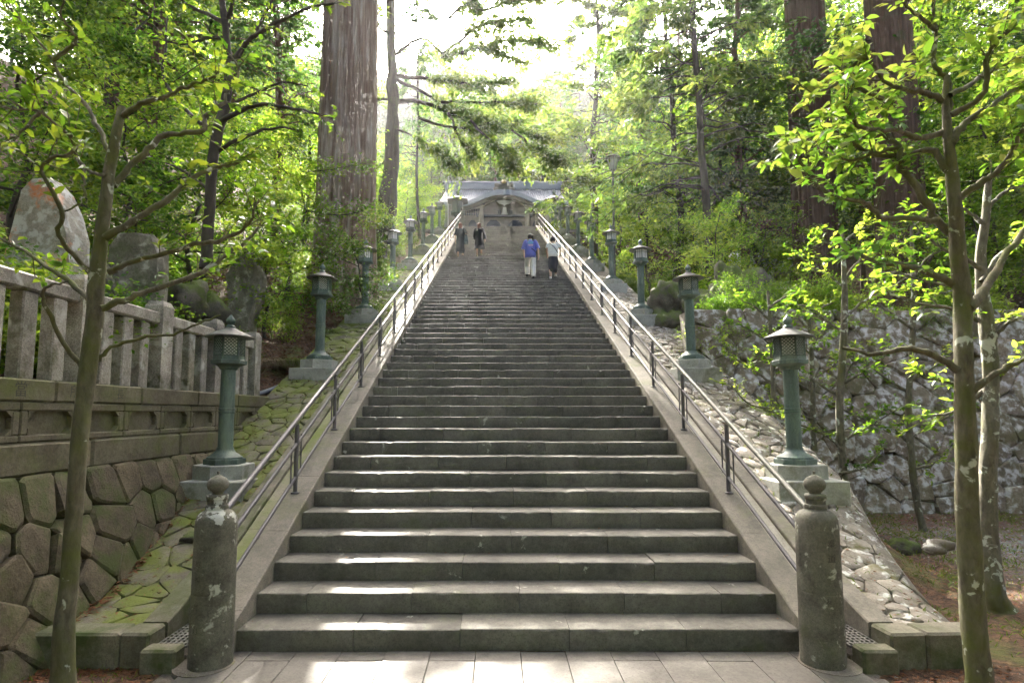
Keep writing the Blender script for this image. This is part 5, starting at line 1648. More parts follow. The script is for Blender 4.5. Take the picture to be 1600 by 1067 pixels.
# ---------------------------------------------------------------- tree kinds grown by rule
def grow_broadleaf(H, spread, seed, nl=9000, leafL=.10, clear=.25, levels=13, flat=.35, r0=.09, sub=6):
    rng = np.random.default_rng(seed)
    wood = QB(); lv = QB()
    n = 12
    tr = np.zeros((n, 3)); tr[:, 2] = np.linspace(0, H * .92, n)
    tr[1:, :2] = np.cumsum(rng.normal(0, H * .018, (n - 1, 2)), 0)
    wood.tube(tr, np.linspace(r0, r0 * .2, n), 9)
    tips = []
    for k in range(levels):
        u = clear + (1 - clear) * (k + rng.uniform(0, .9)) / levels
        p = np.array([np.interp(u, np.linspace(0, 1, n), tr[:, j]) for j in range(3)])
        az = k * 2.4 + rng.uniform(-.5, .5)
        L = spread * (1 - .55 * abs(u - .5) * 1.4) * rng.uniform(.65, 1.15)
        d = np.array([math.cos(az), math.sin(az), rng.uniform(.1, .6)])
        e = p + d * L + np.array([0, 0, -.1 * L])
        m = (p + e) / 2 + rng.normal(0, .09 * L, 3)
        c = catmull([p, m, e], 8)
        rb = r0 * .45 * (1 - u * .5)
        wood.tube(c, np.linspace(rb, rb * .25, 8), 6)
        for j in range(sub):
            i = rng.integers(2, 8); q0 = c[i]
            dd = unit(d + rng.normal(0, .8, 3) * np.array([1, 1, .5]))
            q1 = q0 + dd * L * rng.uniform(.2, .45)
            wood.tube(np.array([q0, (q0 + q1) / 2 + rng.normal(0, .03, 3), q1]), [rb * .3, rb * .2, rb * .08], 4)
            tips.append((q1, L)); tips.append(((q0 + q1) / 2, L))
        tips.append((e, L))
    per = max(3, nl // len(tips))
    C = []; 
    for p, L in tips:
        s = max(.18, L * .17)
        C.append(p + rng.normal(0, 1, (per, 3)) * np.array([s, s, s * flat]))
    C = np.vstack(C); N = len(C)
    A = rng.normal(0, 1, (N, 3)); A[:, 2] *= .35; A[:, 2] -= .15
    Ls = leafL * rng.uniform(.6, 1.3, N)
    V, Q = leaves(C, A, Ls, Ls * rng.uniform(.42, .6, N), rng, .62)
    lv.add(V, Q)
    return wood.mesh('trunk'), lv.mesh('crown', False)

def grow_conifer(H, spread, seed, clear=.3, nb=70, subs=9, per=12, leafL=.2, r0=.16, droop=.35, outer=.35, bare=.0, lean=0.0, top=.25, wid=.3):
    rng = np.random.default_rng(seed)
    wood = QB(); C = []; A = []
    n = 14
    tr = np.zeros((n, 3)); tr[:, 2] = np.linspace(0, H, n); tr[1:, :2] = np.cumsum(rng.normal(0, H * .004, (n - 1, 2)), 0); tr[:, 0] += lean * np.linspace(0, 1, n)
    wood.tube(tr, np.linspace(r0, r0 * .25, n), 12)
    for k in range(nb):
        u = clear + (1 - clear) * ((k + rng.uniform(0, 1)) / nb)
        p = np.array([np.interp(u, np.linspace(0, 1, n), tr[:, j]) for j in range(3)])
        v = (u - clear) / (1 - clear)
        L = spread * (1 - (1 - top) * v) * rng.uniform(.6, 1.2)
        az = rng.uniform(0, 2 * math.pi)
        d = np.array([math.cos(az), math.sin(az), 0])
        rise = rng.uniform(-.1, .35)
        c = catmull([p, p + d * L * .5 + np.array([0, 0, rise * L * .5]), p + d * L + np.array([0, 0, rise * L * .6 - droop * L * .5])], 8)
        c[1:] += rng.normal(0, .02 * L, (7, 3))
        rb = max(.012, r0 * .22 * (1 - .6 * v))
        wood.tube(c, np.linspace(rb, rb * .2, 8), 5)
        if rng.uniform() < bare: continue
        for j in range(subs):
            t = outer + (1 - outer) * rng.uniform(0, 1)
            q0 = np.array([np.interp(t, np.linspace(0, 1, 8), c[:, i]) for i in range(3)])
            sd = 1 if j % 2 else -1
            a2 = az + sd * rng.uniform(.3, 1.1)
            l2 = L * rng.uniform(.16, .34) * (1.25 - t * .5)
            dd = np.array([math.cos(a2), math.sin(a2), rng.uniform(-.5, .05)])
            q1 = q0 + dd * l2
            if j < 4: wood.tube(np.array([q0, q1]), [rb * .3, rb * .12], 3)
            s = rng.uniform(0, 1, per)[:, None]
            C.append(q0 + (q1 - q0) * s + rng.normal(0, 1, (per, 3)) * np.array([l2 * .16, l2 * .16, l2 * .07]))
            A.append(np.tile(dd, (per, 1)) + rng.normal(0, .55, (per, 3)) + np.array([0, 0, -.15]))
    C = np.vstack(C); A = np.vstack(A); N = len(C)
    Ls = leafL * rng.uniform(.6, 1.4, N)
    lv = QB(); lv.add(*leaves(C, A, Ls, Ls * wid * rng.uniform(.7, 1.3, N), rng, .55))
    return wood.mesh('trunk'), lv.mesh('crown', False)

def plant(name, kind, loc, rz, sc, label, group=None, mats=None, cat='tree', tilt=(0, 0)):
    root = empty(name, loc); tag(root, label, cat, group)
    root.rotation_euler = (tilt[0], tilt[1], rz); root.scale = (sc, sc, sc) if not isinstance(sc, tuple) else sc
    wood, crown = kind[:2]
    wm, cm = mats or kind[2:]
    for nm, me, mt in (('trunk', wood, wm), ('crown', crown, cm)):
        o = bpy.data.objects.new(nm, me); COL.objects.link(o); o.parent = root
        if not me.materials: me.materials.append(mt)
    return root

KINDS = {}
def kinds():
    K = KINDS
    for i in range(3):
        K[f'maple{i}'] = (*grow_broadleaf(9.0, 3.6, 100 + i, 11000, .16, .18, 16, .25, .12, 7), M['bark_dark'], M['leaf_light'])
        K[f'green{i}'] = (*grow_broadleaf(8.0, 3.0, 110 + i, 11000, .15, .12, 16, .4, .11, 7), M['bark_dark'], M['leaf_mid'])
        K[f'cedar{i}'] = (*grow_conifer(24, 3.6, 130 + i, .28, 120, 9, 10, .30, .26, .5, .3), M['bark_cedar_dark'], M['needle'])
        K[f'cypress{i}'] = (*grow_conifer(18, 4.2, 140 + i, .22, 90, 11, 17, .25, .17, .35, .40, .18, top=.35), M['bark_dark'], M['needle_light' if i else 'needle'])
    for i in range(2):
        K[f'small{i}'] = (*grow_broadleaf(5.6, 1.6, 120 + i, 3600, .125, .2, 16, .5, .055, 6), M['bark_dark'], M['leaf_light'])
        K[f'camellia{i}'] = (*grow_broadleaf(3.6, 1.2, 126 + i, 4600, .095, .12, 14, .6, .045, 6), M['bark_dark'], M['leaf_glossy'])
    for i in range(3):
        K[f'shrub{i}'] = (*grow_broadleaf(1.25, .75, 150 + i, 2600, .07, .03, 11, .6, .018, 5), M['twig'], (M['leaf_mid'], M['leaf_glossy'], M['leaf_light'])[i])
    K['far'] = (*grow_broadleaf(9, 4.2, 160, 4200, .42, .05, 14, .6, .18, 4), M['bark_dark'], M['hill_leaf'])
    K['far_cedar'] = (*grow_conifer(15, 2.6, 161, .1, 60, 7, 9, .5, .2, .4, .15), M['bark_dark'], M['hill_leaf'])
kinds()

def cedar_trunk(x0, x1, ybase, Y, label, mat, seed, H=30, flare=1.25, lean=0.0, foliage=None, zf=12):
    """old cedar: fluted, flared trunk measured at its width in the photo, with boughs high above"""
    c = at((x0 + x1) / 2, ybase, Y)
    rad = (x1 - x0) / 2 * (Y / FPX)
    zg = min(c[2], g(c[0], Y)) - .3
    root = empty('giant_cedar', (c[0], Y, zg)); tag(root, label, 'tree', 'giant cedars')
    rng = np.random.default_rng(seed)
    n, m = 150, 60
    th = np.arange(n) * 2 * math.pi / n
    zs = np.concatenate([np.linspace(0, 3, 16), np.linspace(3.2, H, m - 16)])
    ph = rng.uniform(0, 6, 12); fr = np.array([3, 5, 7, 9, 12, 17, 22, 27, 33, 38, 45, 52])
    V = []
    for z in zs:
        r_ = rad * (1 - .30 * z / H) * (1 + (flare - 1) * math.exp(-z / 1.1))
        fl = sum(np.sin(fr[k] * th + ph[k] + .05 * z * (k % 3)) / (3 + fr[k] * .14) for k in range(12)) * .05
        fl = fl * (1 + 1.2 * math.exp(-z / .8)) + rng.normal(0, .006, n)
        rr = r_ * (1 + fl)
        V.append(np.column_stack([rr * np.cos(th) + lean * z, rr * np.sin(th), np.full(n, z)]))
    V = np.vstack(V)
    i = np.arange(len(zs) - 1)[:, None] * n; j = np.arange(n)[None]; k = (j + 1) % n
    Q = np.stack([i + j, i + k, i + n + k, i + n + j], -1).reshape(-1, 4)
    o = link('trunk', smooth(mesh_quads('trunk', V, Q)), mat, root)
    # boughs
    w, cr = grow_conifer(H - zf, rad * 3.2 + 1.5, seed + 1, .0, 70, 9, 12, .28, .12, .7, .3, 0, top=.4)
    b = link('boughs', w, M['bark_dark'], root, (lean * zf, 0, zf)); link('crown', cr, foliage or M['needle'], root, (lean * zf, 0, zf))
    return root

def build_trees():
    rng = np.random.default_rng(77)
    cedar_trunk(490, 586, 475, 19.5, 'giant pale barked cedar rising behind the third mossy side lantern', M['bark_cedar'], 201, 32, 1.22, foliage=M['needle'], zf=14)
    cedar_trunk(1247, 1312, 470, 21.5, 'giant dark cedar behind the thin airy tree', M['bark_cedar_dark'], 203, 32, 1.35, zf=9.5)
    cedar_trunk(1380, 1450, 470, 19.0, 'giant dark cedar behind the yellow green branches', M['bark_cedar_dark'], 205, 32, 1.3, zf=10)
    cedar_trunk(1118, 1160, 400, 27, 'stout brown cedar trunk behind the small tiled building', M['bark_cedar_dark'], 207, 26, 1.3, zf=9) if False else None
    def tr(px_, Y, kind, sc, rz, label, grp='trees along the steps', tilt=(0, 0), nm='conifer_tree', dz=0):
        c = at(px_, 400, Y)
        return plant(nm, KINDS[kind], (c[0], Y, g(c[0], Y) - .15 + dz), rz, sc, label, grp, tilt=tilt)
    # conifers standing in front of the light
    tr(655, 36, 'cypress0', (.6, .6, 1.2), 2.2, 'leaning conifer trunk behind the sixth mossy side lantern', tilt=(0, .06))
    tr(934, 33, 'cypress1', (1.45, 1.45, 1.2), 1.0, 'pale hazy conifer behind the tall street lamp')
    tr(1050, 25, 'cypress0', 1.05, 4.0, 'dark conifer with many bare side branches above the pale side lanterns')
    tr(1116, 20.5, 'cypress2', (1.0, 1.0, 1.25), 5.2, 'straight brown trunk left of the small tiled building', tilt=(0, -.035))
    tr(1168, 24, 'cedar1', .8, 1.2, 'brown cedar trunk just behind the largest mossy boulder')
    # leafy small trees along the right bank
    for i, (px_, Y, kind, sc, lab) in enumerate(((1130, 18.6, 'small0', .7, 'young leafy tree behind the third pale side lantern'), (1075, 21.5, 'small1', .78, 'young leafy tree behind the fourth pale side lantern'),
                                        (1012, 25.5, 'small0', 1.1, 'young leafy tree behind the fifth pale side lantern'), (982, 30, 'small1', 1.15, 'young leafy tree behind the sixth pale side lantern'), (955, 35, 'small0', 1.2, 'young leafy tree behind the seventh pale side lantern'),
                                        (938, 40, 'small1', 1.2, 'young leafy tree near the upper right end of the steps'), (1190, 20.5, 'small1', .8, 'taller young tree behind the squarish mossy boulder'), (1115, 17.0, 'small0', .75, 'low leafy tree above the largest mossy boulder'))):
        tr(px_, Y, kind, sc, i * 1.3, lab, 'young leafy trees beside the steps', nm='young_tree')
    # left bank
    for i, (px_, Y, kind, sc, lab) in enumerate(((560, 16.4, 'camellia0', .95, 'glossy leaved small tree before the giant pale cedar'), (575, 22.5, 'camellia1', 1.0, 'glossy leaved small tree behind the fourth mossy side lantern'), (606, 29, 'small1', .8, 'light leafed small tree behind the fifth mossy side lantern'),
                                        (632, 37, 'small0', .9, 'bright leafed small tree behind the seventh mossy side lantern'), (648, 42, 'small1', .9, 'bright leafed small tree near the upper left end of the steps'))):
        tr(px_, Y, kind, sc, i * 1.7, lab, 'small trees on the left bank', nm='small_tree')
    # layered maples on the hill behind the fence
    for i, (px_, Y, kind, sc, lab) in enumerate(((455, 17.5, 'maple0', .62, 'feathery light tree left of the giant pale cedar'), (420, 14.5, 'small0', .8, 'feathery young tree above the pointed grey standing stone'), (300, 13.5, 'maple1', .62, 'layered green tree behind the broad standing stone'),
                                        (180, 11.5, 'green0', .7, 'dark leafy tree behind the orange stone'), (30, 10.5, 'green1', .75, 'dark leafy tree at the far left behind the fence'), (90, 14, 'green2', 1.0, 'tall dark leafy tree above the orange stone'), (470, 24, 'maple2', .9, 'sunlit tree between the thin pale trunks'))):
        tr(px_, Y, kind, sc, i * 2.1, lab, 'leafy trees on the left slope', nm='leafy_tree')
    # bright layered trees on the right terrace
    for i, (px_, Y, kind, sc, lab) in enumerate(((1185, 25, 'green1', 1.2, 'sunlit layered tree left of the giant dark cedar'), (1150, 33, 'maple2', 1.5, 'tall bright layered tree far behind the straight brown trunk'), (1345, 27, 'cedar0', .5, 'layered green tree between the two giant dark cedars'),
                                        (1500, 20, 'green1', 1.1, 'leafy green tree right of the giant dark cedars'), (1580, 18, 'maple2', .9, 'light layered tree behind the lichen spotted tree'), (1475, 17, 'small1', .7, 'small light tree on the wall top behind the bright leaves'), (1530, 16, 'small0', .9, 'small light tree on the wall top at the far right'), (1230, 18.2, 'small1', .62, 'small bright tree in front of the giant dark cedar'))):
        tr(px_, Y, kind, sc, i * 1.9 + .4, lab, 'leafy trees on the terrace', nm='leafy_tree')
    # thin trunks to the left of the giant cedar
    for i, (px_, Y, sc, lab) in enumerate(((428, 21, .75, 'thin dark trunk with pale neighbour left of the giant cedar'), (437, 30, .9, 'pale sunlit trunk left of the giant cedar'), (220, 16, .9, 'pale grey trunk behind the slender mossy tree'), (160, 19, 1.0, 'dark trunk behind the dark leafy trees'), (350, 26, 1.0, 'dark trunk behind the dark limbed tree'))):
        tr(px_, Y, f'cedar{i % 3}', sc, i * 1.1, lab, 'thin cedars on the left slope')
    # wood on both slopes
    n = 0
    for s in (-1, 1):
        for k in range(400):
            if n >= (24 if s < 0 else 74): break
            Y = rng.uniform(15, 64); X = s * rng.uniform(8.5, 44)
            if s > 0 and Y < 26 and X < 19: continue
            px_ = PX + FPX * (X - CAMX) / Y
            if px_ < -350 or px_ > 1950: continue
            if 560 < px_ < 905: continue
            if s < 0 and Y > 30 and X > -13: continue
            kd = rng.choice(['cedar0', 'cedar1', 'cedar2', 'maple0', 'maple1', 'maple2', 'green0', 'green1', 'green2'], p=[.12, .12, .12, .12, .12, .10, .10, .10, .10])
            sc = rng.uniform(.8, 1.25) * (1.35 if kd[:5] != 'cedar' else .95)
            marks = [(-999, 'beyond the far left end of the fence'), (120, 'above the orange stone'), (240, 'above the broad standing stone'), (330, 'behind the dark limbed tree'), (430, 'left of the giant pale cedar')] if s < 0 else [(-999, 'right of the temple roof'), (985, 'behind the dark bare branched conifer'), (1120, 'behind the small tiled building'), (1240, 'behind the first giant dark cedar'), (1350, 'behind the second giant dark cedar'), (1470, 'behind the bright leafy tree'), (1600, 'at the far right edge')]
            mk = [m_ for p_, m_ in marks if px_ >= p_][-1]
            lab = '%s %s, %s %s hillside, %s' % ('tall' if sc > 1.15 else 'slim' if sc < .9 else 'broad', {'ced': 'cedar', 'map': 'light layered tree', 'gre': 'dense dark green tree'}[kd[:3]], 'upper' if Y > 40 else 'lower', 'left' if s < 0 else 'right', mk)
            plant('wood_tree', KINDS[kd], (X, Y, g(X, Y) - .2), rng.uniform(0, 6.28), sc, lab, 'wood on the left hillside' if s < 0 else 'wood on the right hillside')
            n += 1
    # far hill behind the temple
    k = 0
    while k < 210:
        Y = rng.uniform(74, 137); X = rng.uniform(-75, 75)
        px_ = PX + FPX * (X - CAMX) / Y
        if px_ < 300 or px_ > 1250: continue
        plant('far_tree', KINDS['far' if rng.uniform() < .7 else 'far_cedar'], (X, Y, g(X, Y) - .3), rng.uniform(0, 6.28), rng.uniform(.9, 1.5), 'hazy tree on the far hill behind the temple', 'trees on the far hill')
        k += 1
    for px_, Y, kd, sc, lab in ((768, 60, 'cedar0', .95, 'hazy tall conifer behind the left half of the temple roof'), (812, 64, 'cedar1', 1.05, 'hazy tall conifer behind the temple roof ornament'), (848, 58, 'cypress1', 1.25, 'hazy broad conifer behind the right half of the temple roof'), (884, 63, 'cedar2', 1.1, 'hazy tall conifer right of the temple roof')):
        tr(px_, Y, kd, sc, Y, lab, 'conifers behind the temple')
    for i in range(7):   # trees flanking the hall
        for s in (-1, 1):
            X = s * rng.uniform(7, 12); Y = 41 + i * 3.2
            plant('wood_tree', KINDS[f'maple{i % 3}'], (X, Y, ZTOP - .2), rng.uniform(0, 6), rng.uniform(.6, .95), 'bright leafy tree beside the temple hall on the %s' % ('left' if s < 0 else 'right'), 'trees beside the temple hall, %s' % ('left' if s < 0 else 'right'))
build_trees()

def build_bough_tree():
    """the conifer whose long boughs hang across the light"""
    rng = np.random.default_rng(55)
    Y = 25.0
    b0 = at(590, 420, Y)
    root = empty('conifer_tree', (b0[0], Y, g(b0[0], Y) - .2)); tag(root, 'conifer with forked trunk and long boughs hanging over the steps', 'tree', 'trees along the steps')
    def part(name, pts, w0, w1, n=14, sides=8, dy=0.0):
        k = len(pts)
        P = catmull([at(x, y, Y + dy * i / (k - 1)) for i, (x, y) in enumerate(pts)], n)
        P[1:] += rng.normal(0, .03, (n - 1, 3))
        V, Q = tube_np(P, np.linspace(w0, w1, n) * Y / FPX / 2, sides)
        wobj(name, V, Q, M['bark_dark'], root, sm=True, quads=True)
        return P
    part('trunk', [(588, 440), (592, 400), (600, 330), (608, 250), (612, 150), (612, 60), (610, -60)], 24, 13, 24, 12)
    part('trunk', [(606, 380), (616, 300), (618, 200), (617, 120)], 16, 8, 14, 10)
    B = [(7, [(613, 118), (660, 122), (700, 128), (737, 132), (790, 128)]), (6, [(615, 122), (650, 140), (690, 160), (720, 172), (760, 180)]), (8, [(614, 160), (655, 160), (690, 172), (735, 188), (800, 204), (865, 218)]),
         (5, [(655, 185), (690, 195), (730, 203), (765, 192), (810, 190)]), (6, [(690, 85), (720, 65), (740, 45), (775, 35), (830, 33)]), (4, [(740, 45), (742, 20), (741, -20)]),
         (5, [(612, 155), (585, 155), (560, 140)]), (5, [(612, 60), (590, 40), (570, 15)]), (5, [(613, 90), (660, 60), (700, 85), (760, 75), (820, 100)]), (6, [(690, 90), (740, 78), (800, 62), (865, 72)]), (5, [(742, 20), (790, 6), (845, -6)]), (5, [(700, 30), (730, 5), (770, -15)]), (5, [(735, 188), (760, 215), (790, 240), (800, 260)]), (5, [(700, 176), (720, 220), (740, 250)]),
         (5, [(690, 160), (730, 160), (790, 160), (850, 165)]), (4, [(613, 200), (650, 215), (690, 240), (715, 262)]), (4, [(800, 204), (840, 235), (875, 250)]), (4, [(608, 250), (585, 262), (560, 290)])]
    C = []; A = []
    tw = QB()
    for i, (w, pts) in enumerate(B):
        P = part('bough', pts, w, 1.6, 14, 6, dy=rng.uniform(-2.2, 2.2))
        L = np.linalg.norm(P[-1] - P[0])
        nsub = int(14 + L * 8)
        for j in range(nsub):
            t = .30 + .70 * rng.uniform() ** .8
            k = t * 13; a = int(min(k, 12)); q0 = P[a] + (P[a + 1] - P[a]) * (k - a)
            d = unit(P[min(a + 1, 13)] - P[a]) + rng.normal(0, .75, 3) * np.array([1, 1, .55]); d[2] -= .12
            d = unit(d); l2 = rng.uniform(.5, 1.15)
            q1 = q0 + d * l2
            tw.tube(np.array([q0, (q0 + q1) / 2 + rng.normal(0, .04, 3), q1]), [.012, .008, .004], 3)
            n = 31
            s = rng.uniform(.1, 1.08, n)[:, None]
            C.append(q0 + (q1 - q0) * s + rng.normal(0, 1, (n, 3)) * np.array([.15, .15, .07])); A.append(np.tile(d, (n, 1)) + rng.normal(0, .6, (n, 3)) + np.array([0, 0, -.2]))
    C = np.vstack(C); A = np.vstack(A); N = len(C)
    Ls = .20 * rng.uniform(.6, 1.4, N)
    V, Q = leaves(C, A, Ls, Ls * .38, rng, .5)
    wobj('crown', V, Q, M['needle_light'], root, quads=True)
    V, Q = tw.arrays(); wobj('twigs', V, Q, M['bark_dark'], root, quads=True)['kind'] = 'stuff'
build_bough_tree()

def build_rear_wood():
    rng = np.random.default_rng(66)
    for k in range(34):   # the wood goes on behind the viewer
        a = R(rng.uniform(100, 260)) ; d = rng.uniform(7, 22)
        X, Y = d * math.sin(a) * 1.3, d * math.cos(a) - 1
        kd = rng.choice(['cedar0', 'cedar1', 'maple0', 'green0', 'green1'])
        plant('wood_tree', KINDS[kd], (X, Y, g(X, Y) - .2), rng.uniform(0, 6.28), rng.uniform(.8, 1.2) * (1.3 if kd[:5] != 'cedar' else .9), 'tree of the wood behind the viewpoint', 'wood behind the viewpoint')
build_rear_wood()

def build_shrubs():
    rng = np.random.default_rng(91)
    spots = []
    for k in range(46):
        Y = rng.uniform(11.5, 34); X = -rng.uniform(5.3, 9.5); spots.append((X, Y, 'left'))
    for k in range(26):
        Y = rng.uniform(7, 12); X = -rng.uniform(5.8, 9); spots.append((X, Y, 'fence'))
    for k in range(30):
        Y = 13.45 + 1.2 * rng.uniform(0, 1) ** 2; X = rng.uniform(4.9, 14.5); spots.append((X, Y, 'wall'))
    for k in range(26):
        Y = rng.uniform(17, 36); X = rng.uniform(5.6, 8.0); spots.append((X, Y, 'right'))
    labs = {'left': ('leafy shrub on the slope below the giant pale cedar', 'shrubs on the left slope'), 'fence': ('dark leafy shrub behind the stone fence', 'shrubs behind the fence'),
            'wall': ('light green shrub growing on top of the grey wall', 'shrubs on the wall top'), 'right': ('shrub between the young trees on the right bank', 'shrubs on the right bank')}
    for px_, py_, Y in ((40, 395, 6.9), (5, 380, 6.6), (135, 415, 7.6), (165, 405, 8.4), (200, 400, 8.6), (240, 405, 8.8), (215, 380, 8.9), (60, 350, 7.0), (100, 380, 7.1), (385, 430, 12.9), (265, 430, 9.3), (335, 470, 10.4), (300, 445, 10.0), (230, 420, 8.9), (95, 330, 8.6), (350, 440, 13.0)):
        c = at(px_, py_, Y); spots.append((c[0], Y, 'fence'))
    for X, Y, w in spots:
        kd = f'shrub{rng.integers(0, 3)}' if w != 'wall' else 'shrub2'
        plant('shrub', KINDS[kd], (X, Y, g(X, Y) - .08), rng.uniform(0, 6), rng.uniform(.5, 1.2) * (.7 if w == 'wall' else 1), *labs[w], cat='shrub')
build_shrubs()

# ---------------------------------------------------------------- ground cover
def scatter(name, N, xr, yr, L, W, mat, label, seed, up=.9, surf=terrain, lift=.01, stand=0.0, keep=None, fold=.12):
    rng = np.random.default_rng(seed)
    X = rng.uniform(*xr, N); Y = rng.uniform(*yr, N)
    if keep is not None:
        k = keep(X, Y, rng); X, Y = X[k], Y[k]; N = len(X)
    Z = surf(X, Y) + lift
    A = rng.normal(0, 1, (N, 3)); A[:, 2] = A[:, 2] * .15 + stand
    Ls = L * rng.uniform(.5, 1.4, N)
    C = np.column_stack([X, Y, Z]) + unit(A) * (Ls * .45 * (stand > 0))[:, None]
    V, Q = leaves(C, A, Ls, Ls * W, rng, up, fold)
    o = wobj(name, V, Q, mat, None, quads=True, kind='stuff'); o['label'] = label; o['category'] = name.replace('_', ' ')
    return o

def build_cover():
    clump = lambda X, Y, rng: (rough(X * 5, Y * 5) + rng.normal(0, .25, len(X))) > .05
    scatter('fallen_leaves', 26000, (2.9, 10), (1.5, 12), .05, .5, M['litter'], 'red brown fallen leaves on the ground right of the steps', 301, keep=lambda X, Y, r_: (Y < 5.0 - .0 * X) | (X > 5.0) & (r_.uniform(0, 1, len(X)) < .45))
    scatter('fallen_leaves', 7000, (-4.05, -2.95), (1.5, 5.0), .055, .35, M['litter'], 'dark fallen leaves around the foot of the leafy tree', 302)
    scatter('fallen_leaves', 3500, (-4.7, -3.95), (5.0, 10.5), .06, .35, M['litter'], 'brown litter along the foot of the boulder wall', 303, surf=lambda X, Y: bankz(Y) + .03, keep=lambda X, Y, r_: np.abs(-X - (3.98 + (Y - 5.2) * .16)) < .11)
    scatter('fallen_leaves', 14000, (-9, -4.6), (10.8, 22), .07, .4, M['litter'], 'brown litter on the slope below the giant pale cedar', 304, lift=.02)
    scatter('fallen_leaves', 5000, (4.9, 10), (14, 24), .07, .5, M['litter'], 'brown litter on the terrace', 305, lift=.02)
    scatter('grass', 26000, (4.3, 10.5), (3.6, 12.2), .075, .14, M['grass'], 'patchy short grass and moss beside the gravel', 306, up=.2, stand=.9, keep=clump)
    scatter('grass', 2500, (-4.6, -2.95), (2, 5.0), .05, .14, M['grass'], 'sparse weeds under the leafy tree', 307, up=.2, stand=.9, keep=clump)
    scatter('undergrowth', 26000, (-15, -5.4), (8, 36), .12, .4, M['leaf_mid'], 'low green undergrowth covering the left hillside', 308, up=.5, lift=.12, stand=.35, keep=lambda X, Y, r_: (rough(X * 3, Y * 3) > -.12) & ~((X > -6.6) & (Y > 11) & (Y < 16.5)))
    scatter('undergrowth', 16000, (4.8, 16), (13.6, 36), .10, .45, M['leaf_mid'], 'low green undergrowth on the terrace above the grey wall', 309, up=.5, lift=.1, stand=.35, keep=clump)
    scatter('fallen_leaves', 420, (-2.45, 2.45), (D0 + .1, D0 + 14 * TR), .03, .55, M['litter'], 'few small dry leaves lying on the lower steps', 311, surf=lambda X, Y: (np.floor((Y - D0) / TR) + 1) * RI, lift=.008, keep=lambda X, Y, r_: ((np.abs(X) > 2.25) | (r_.uniform(0, 1, len(X)) < .12) | (((Y - D0) / TR) % 1 > .85)) & (((Y - D0) / TR) % 1 > .06))
    scatter('grass', 700, (3.4, 4.9), (D0 + .1, 16), .07, .16, M['grass'], 'small weeds between the pale cobbles', 312, up=.2, stand=.9, surf=lambda X, Y: bankz(Y) - .08 * (X - 3.3), keep=lambda X, Y, r_: X < 4.0 + (Y - 5.2) * .3)
    scatter('fallen_leaves', 900, (3.4, 4.9), (D0 + .1, 14), .04, .5, M['litter'], 'dry leaves caught between the pale cobbles', 313, surf=lambda X, Y: bankz(Y) - .08 * (X - 3.3), lift=.03, keep=lambda X, Y, r_: X < 3.9 + (Y - 5.2) * .3)
    scatter('fallen_leaves', 900, (-4.5, -3.4), (D0 + .1, 14), .045, .45, M['litter'], 'dry leaves scattered over the mossy cobbles', 314, surf=lambda X, Y: bankz(Y), lift=.03, keep=lambda X, Y, r_: -X < 4.05 + (Y - 5.2) * .15)
    # gravel
    rng = np.random.default_rng(310)
    N = 14000
    X = rng.uniform(3.0, 12, N); Y = rng.uniform(2.5, 12.2, N)
    dens = np.where(X > 5.6, .8, .25)
    k = rng.uniform(0, 1, N) < dens; k &= ~((X < 5.3) & (Y > 4.9)); X, Y = X[k], Y[k]; N = len(X)
    s = rng.uniform(.008, .022, (N, 1)) * rng.uniform(.7, 1.2, (N, 3)); s[:, 2] *= .6
    oc = np.array([(1, 0, 0), (0, 1, 0), (-1, 0, 0), (0, -1, 0), (.0, 0, 1), (.3, .3, .9)], float)[:5]
    C = np.column_stack([X, Y, terrain(X, Y) + .004])
    a = rng.uniform(0, 6.28, N)
    v = oc[None] * s[:, None, :]
    rot = np.stack([v[..., 0] * np.cos(a)[:, None] - v[..., 1] * np.sin(a)[:, None], v[..., 0] * np.sin(a)[:, None] + v[..., 1] * np.cos(a)[:, None], v[..., 2]], -1)
    V = (C[:, None, :] + rot).reshape(-1, 3)
    q = np.array([(0, 1, 4, 4), (1, 2, 4, 4), (2, 3, 4, 4), (3, 0, 4, 4)])
    F = (np.arange(N)[:, None, None] * 5 + q[None]).reshape(-1, 4)[:, :3]
    me = mesh_poly('gravel', V, F.tolist())
    o = link('gravel', me, M['bank_r']); o['kind'] = 'stuff'; o['label'] = 'grey gravel on the court right of the steps'; o['category'] = 'gravel'
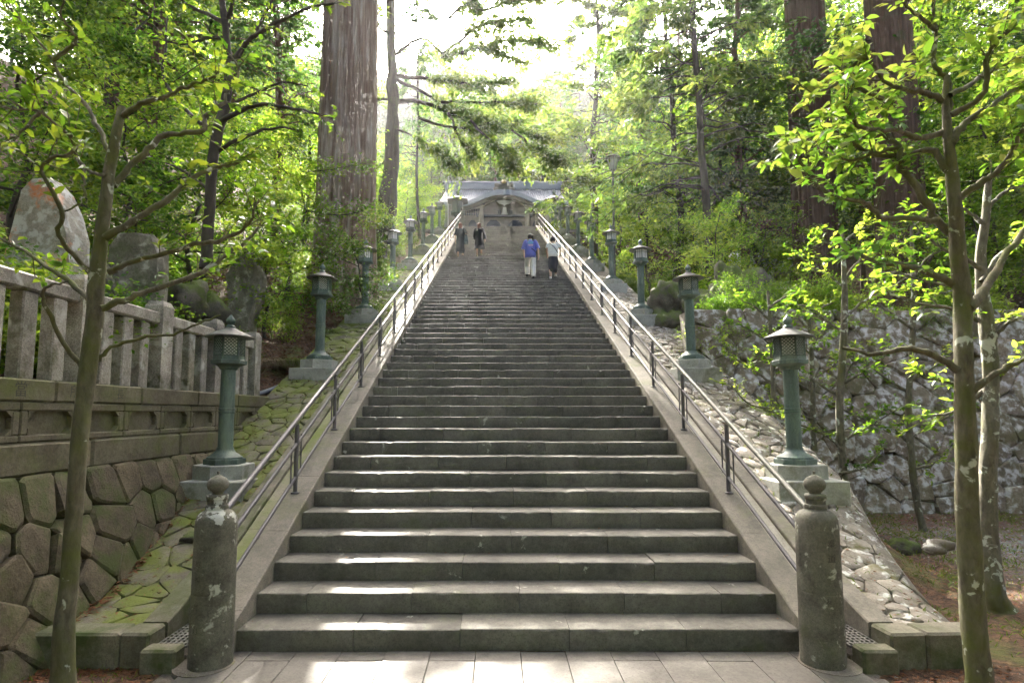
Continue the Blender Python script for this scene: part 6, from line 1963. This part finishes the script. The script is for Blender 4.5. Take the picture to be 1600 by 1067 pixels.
    # arching dry grass and green sedge below the second lantern
    for nm, cx, cy, N, mt, sd, lab in (('dry_grass_tuft', 455, 560, 260, M['dry_grass'], 1, 'dry straw coloured grass tuft beside the second mossy side lantern'), ('dry_grass_tuft', 432, 520, 220, M['dry_grass'], 2, 'dry arching grass tuft above the grey pipe'), ('sedge_tuft', 478, 515, 420, M['grass'], 3, 'green arching sedge behind the second mossy side lantern'), ('sedge_tuft', 545, 505, 260, M['grass'], 4, 'green sedge between the second and third mossy side lanterns'), ('dry_grass_tuft', 400, 612, 120, M['dry_grass'], 5, 'dry grass hanging over the grey pipe')):
        Y = 12.9 if cx < 500 else 15.2
        c = at(cx, cy, Y); c[0] = min(c[0], -4.8); c[2] = max(g(c[0], Y), float(bankz(Y)) - .05)
        rng = np.random.default_rng(sd); qb = QB()
        for i in range(N):
            az = rng.uniform(0, 6.28); L = rng.uniform(.35, .75)
            d = np.array([math.cos(az), math.sin(az), 0])
            b = c + rng.normal(0, .09, 3) * np.array([1, 1, .1])
            t = np.linspace(0, 1, 6)[:, None]
            P = b + d * L * .7 * t + np.array([0, 0, 1.0]) * L * (.9 * t - 1.05 * t * t)
            side = np.array([-d[1], d[0], 0]) * .006
            V = np.stack([P - side * (1.05 - t), P + side * (1.05 - t)], 1).reshape(-1, 3)
            Q = np.array([(2 * i_, 2 * i_ + 1, 2 * i_ + 3, 2 * i_ + 2) for i_ in range(5)])
            qb.add(V, Q)
        V, Q = qb.arrays()
        o = wobj(nm, V, Q, mt, None, quads=True); tag(o, lab, 'grass tuft', 'grass tufts on the left slope')
build_cover()

# ---------------------------------------------------------------- the air
def build_haze():
    x0, x1, y0, y1, z0, z1 = -150, 150, -45, 145, -2.0, 104.0
    o = MB().box(((x0 + x1) / 2, (y0 + y1) / 2, (z0 + z1) / 2), (x1 - x0, y1 - y0, z1 - z0)).world('haze', None)
    o['kind'] = 'stuff'; o['label'] = 'pale morning haze in the wood'
    m = bpy.data.materials.new('haze_air'); m.use_nodes = True
    nt = m.node_tree; nt.nodes.clear()
    out = nt.nodes.new('ShaderNodeOutputMaterial'); v = nt.nodes.new('ShaderNodeVolumePrincipled')
    v.inputs['Color'].default_value = (.93, .96, 1.0, 1); v.inputs['Density'].default_value = .00045; v.inputs['Anisotropy'].default_value = .65
    nt.links.new(v.outputs[0], out.inputs['Volume'])
    o.data.materials.append(m)
build_haze()
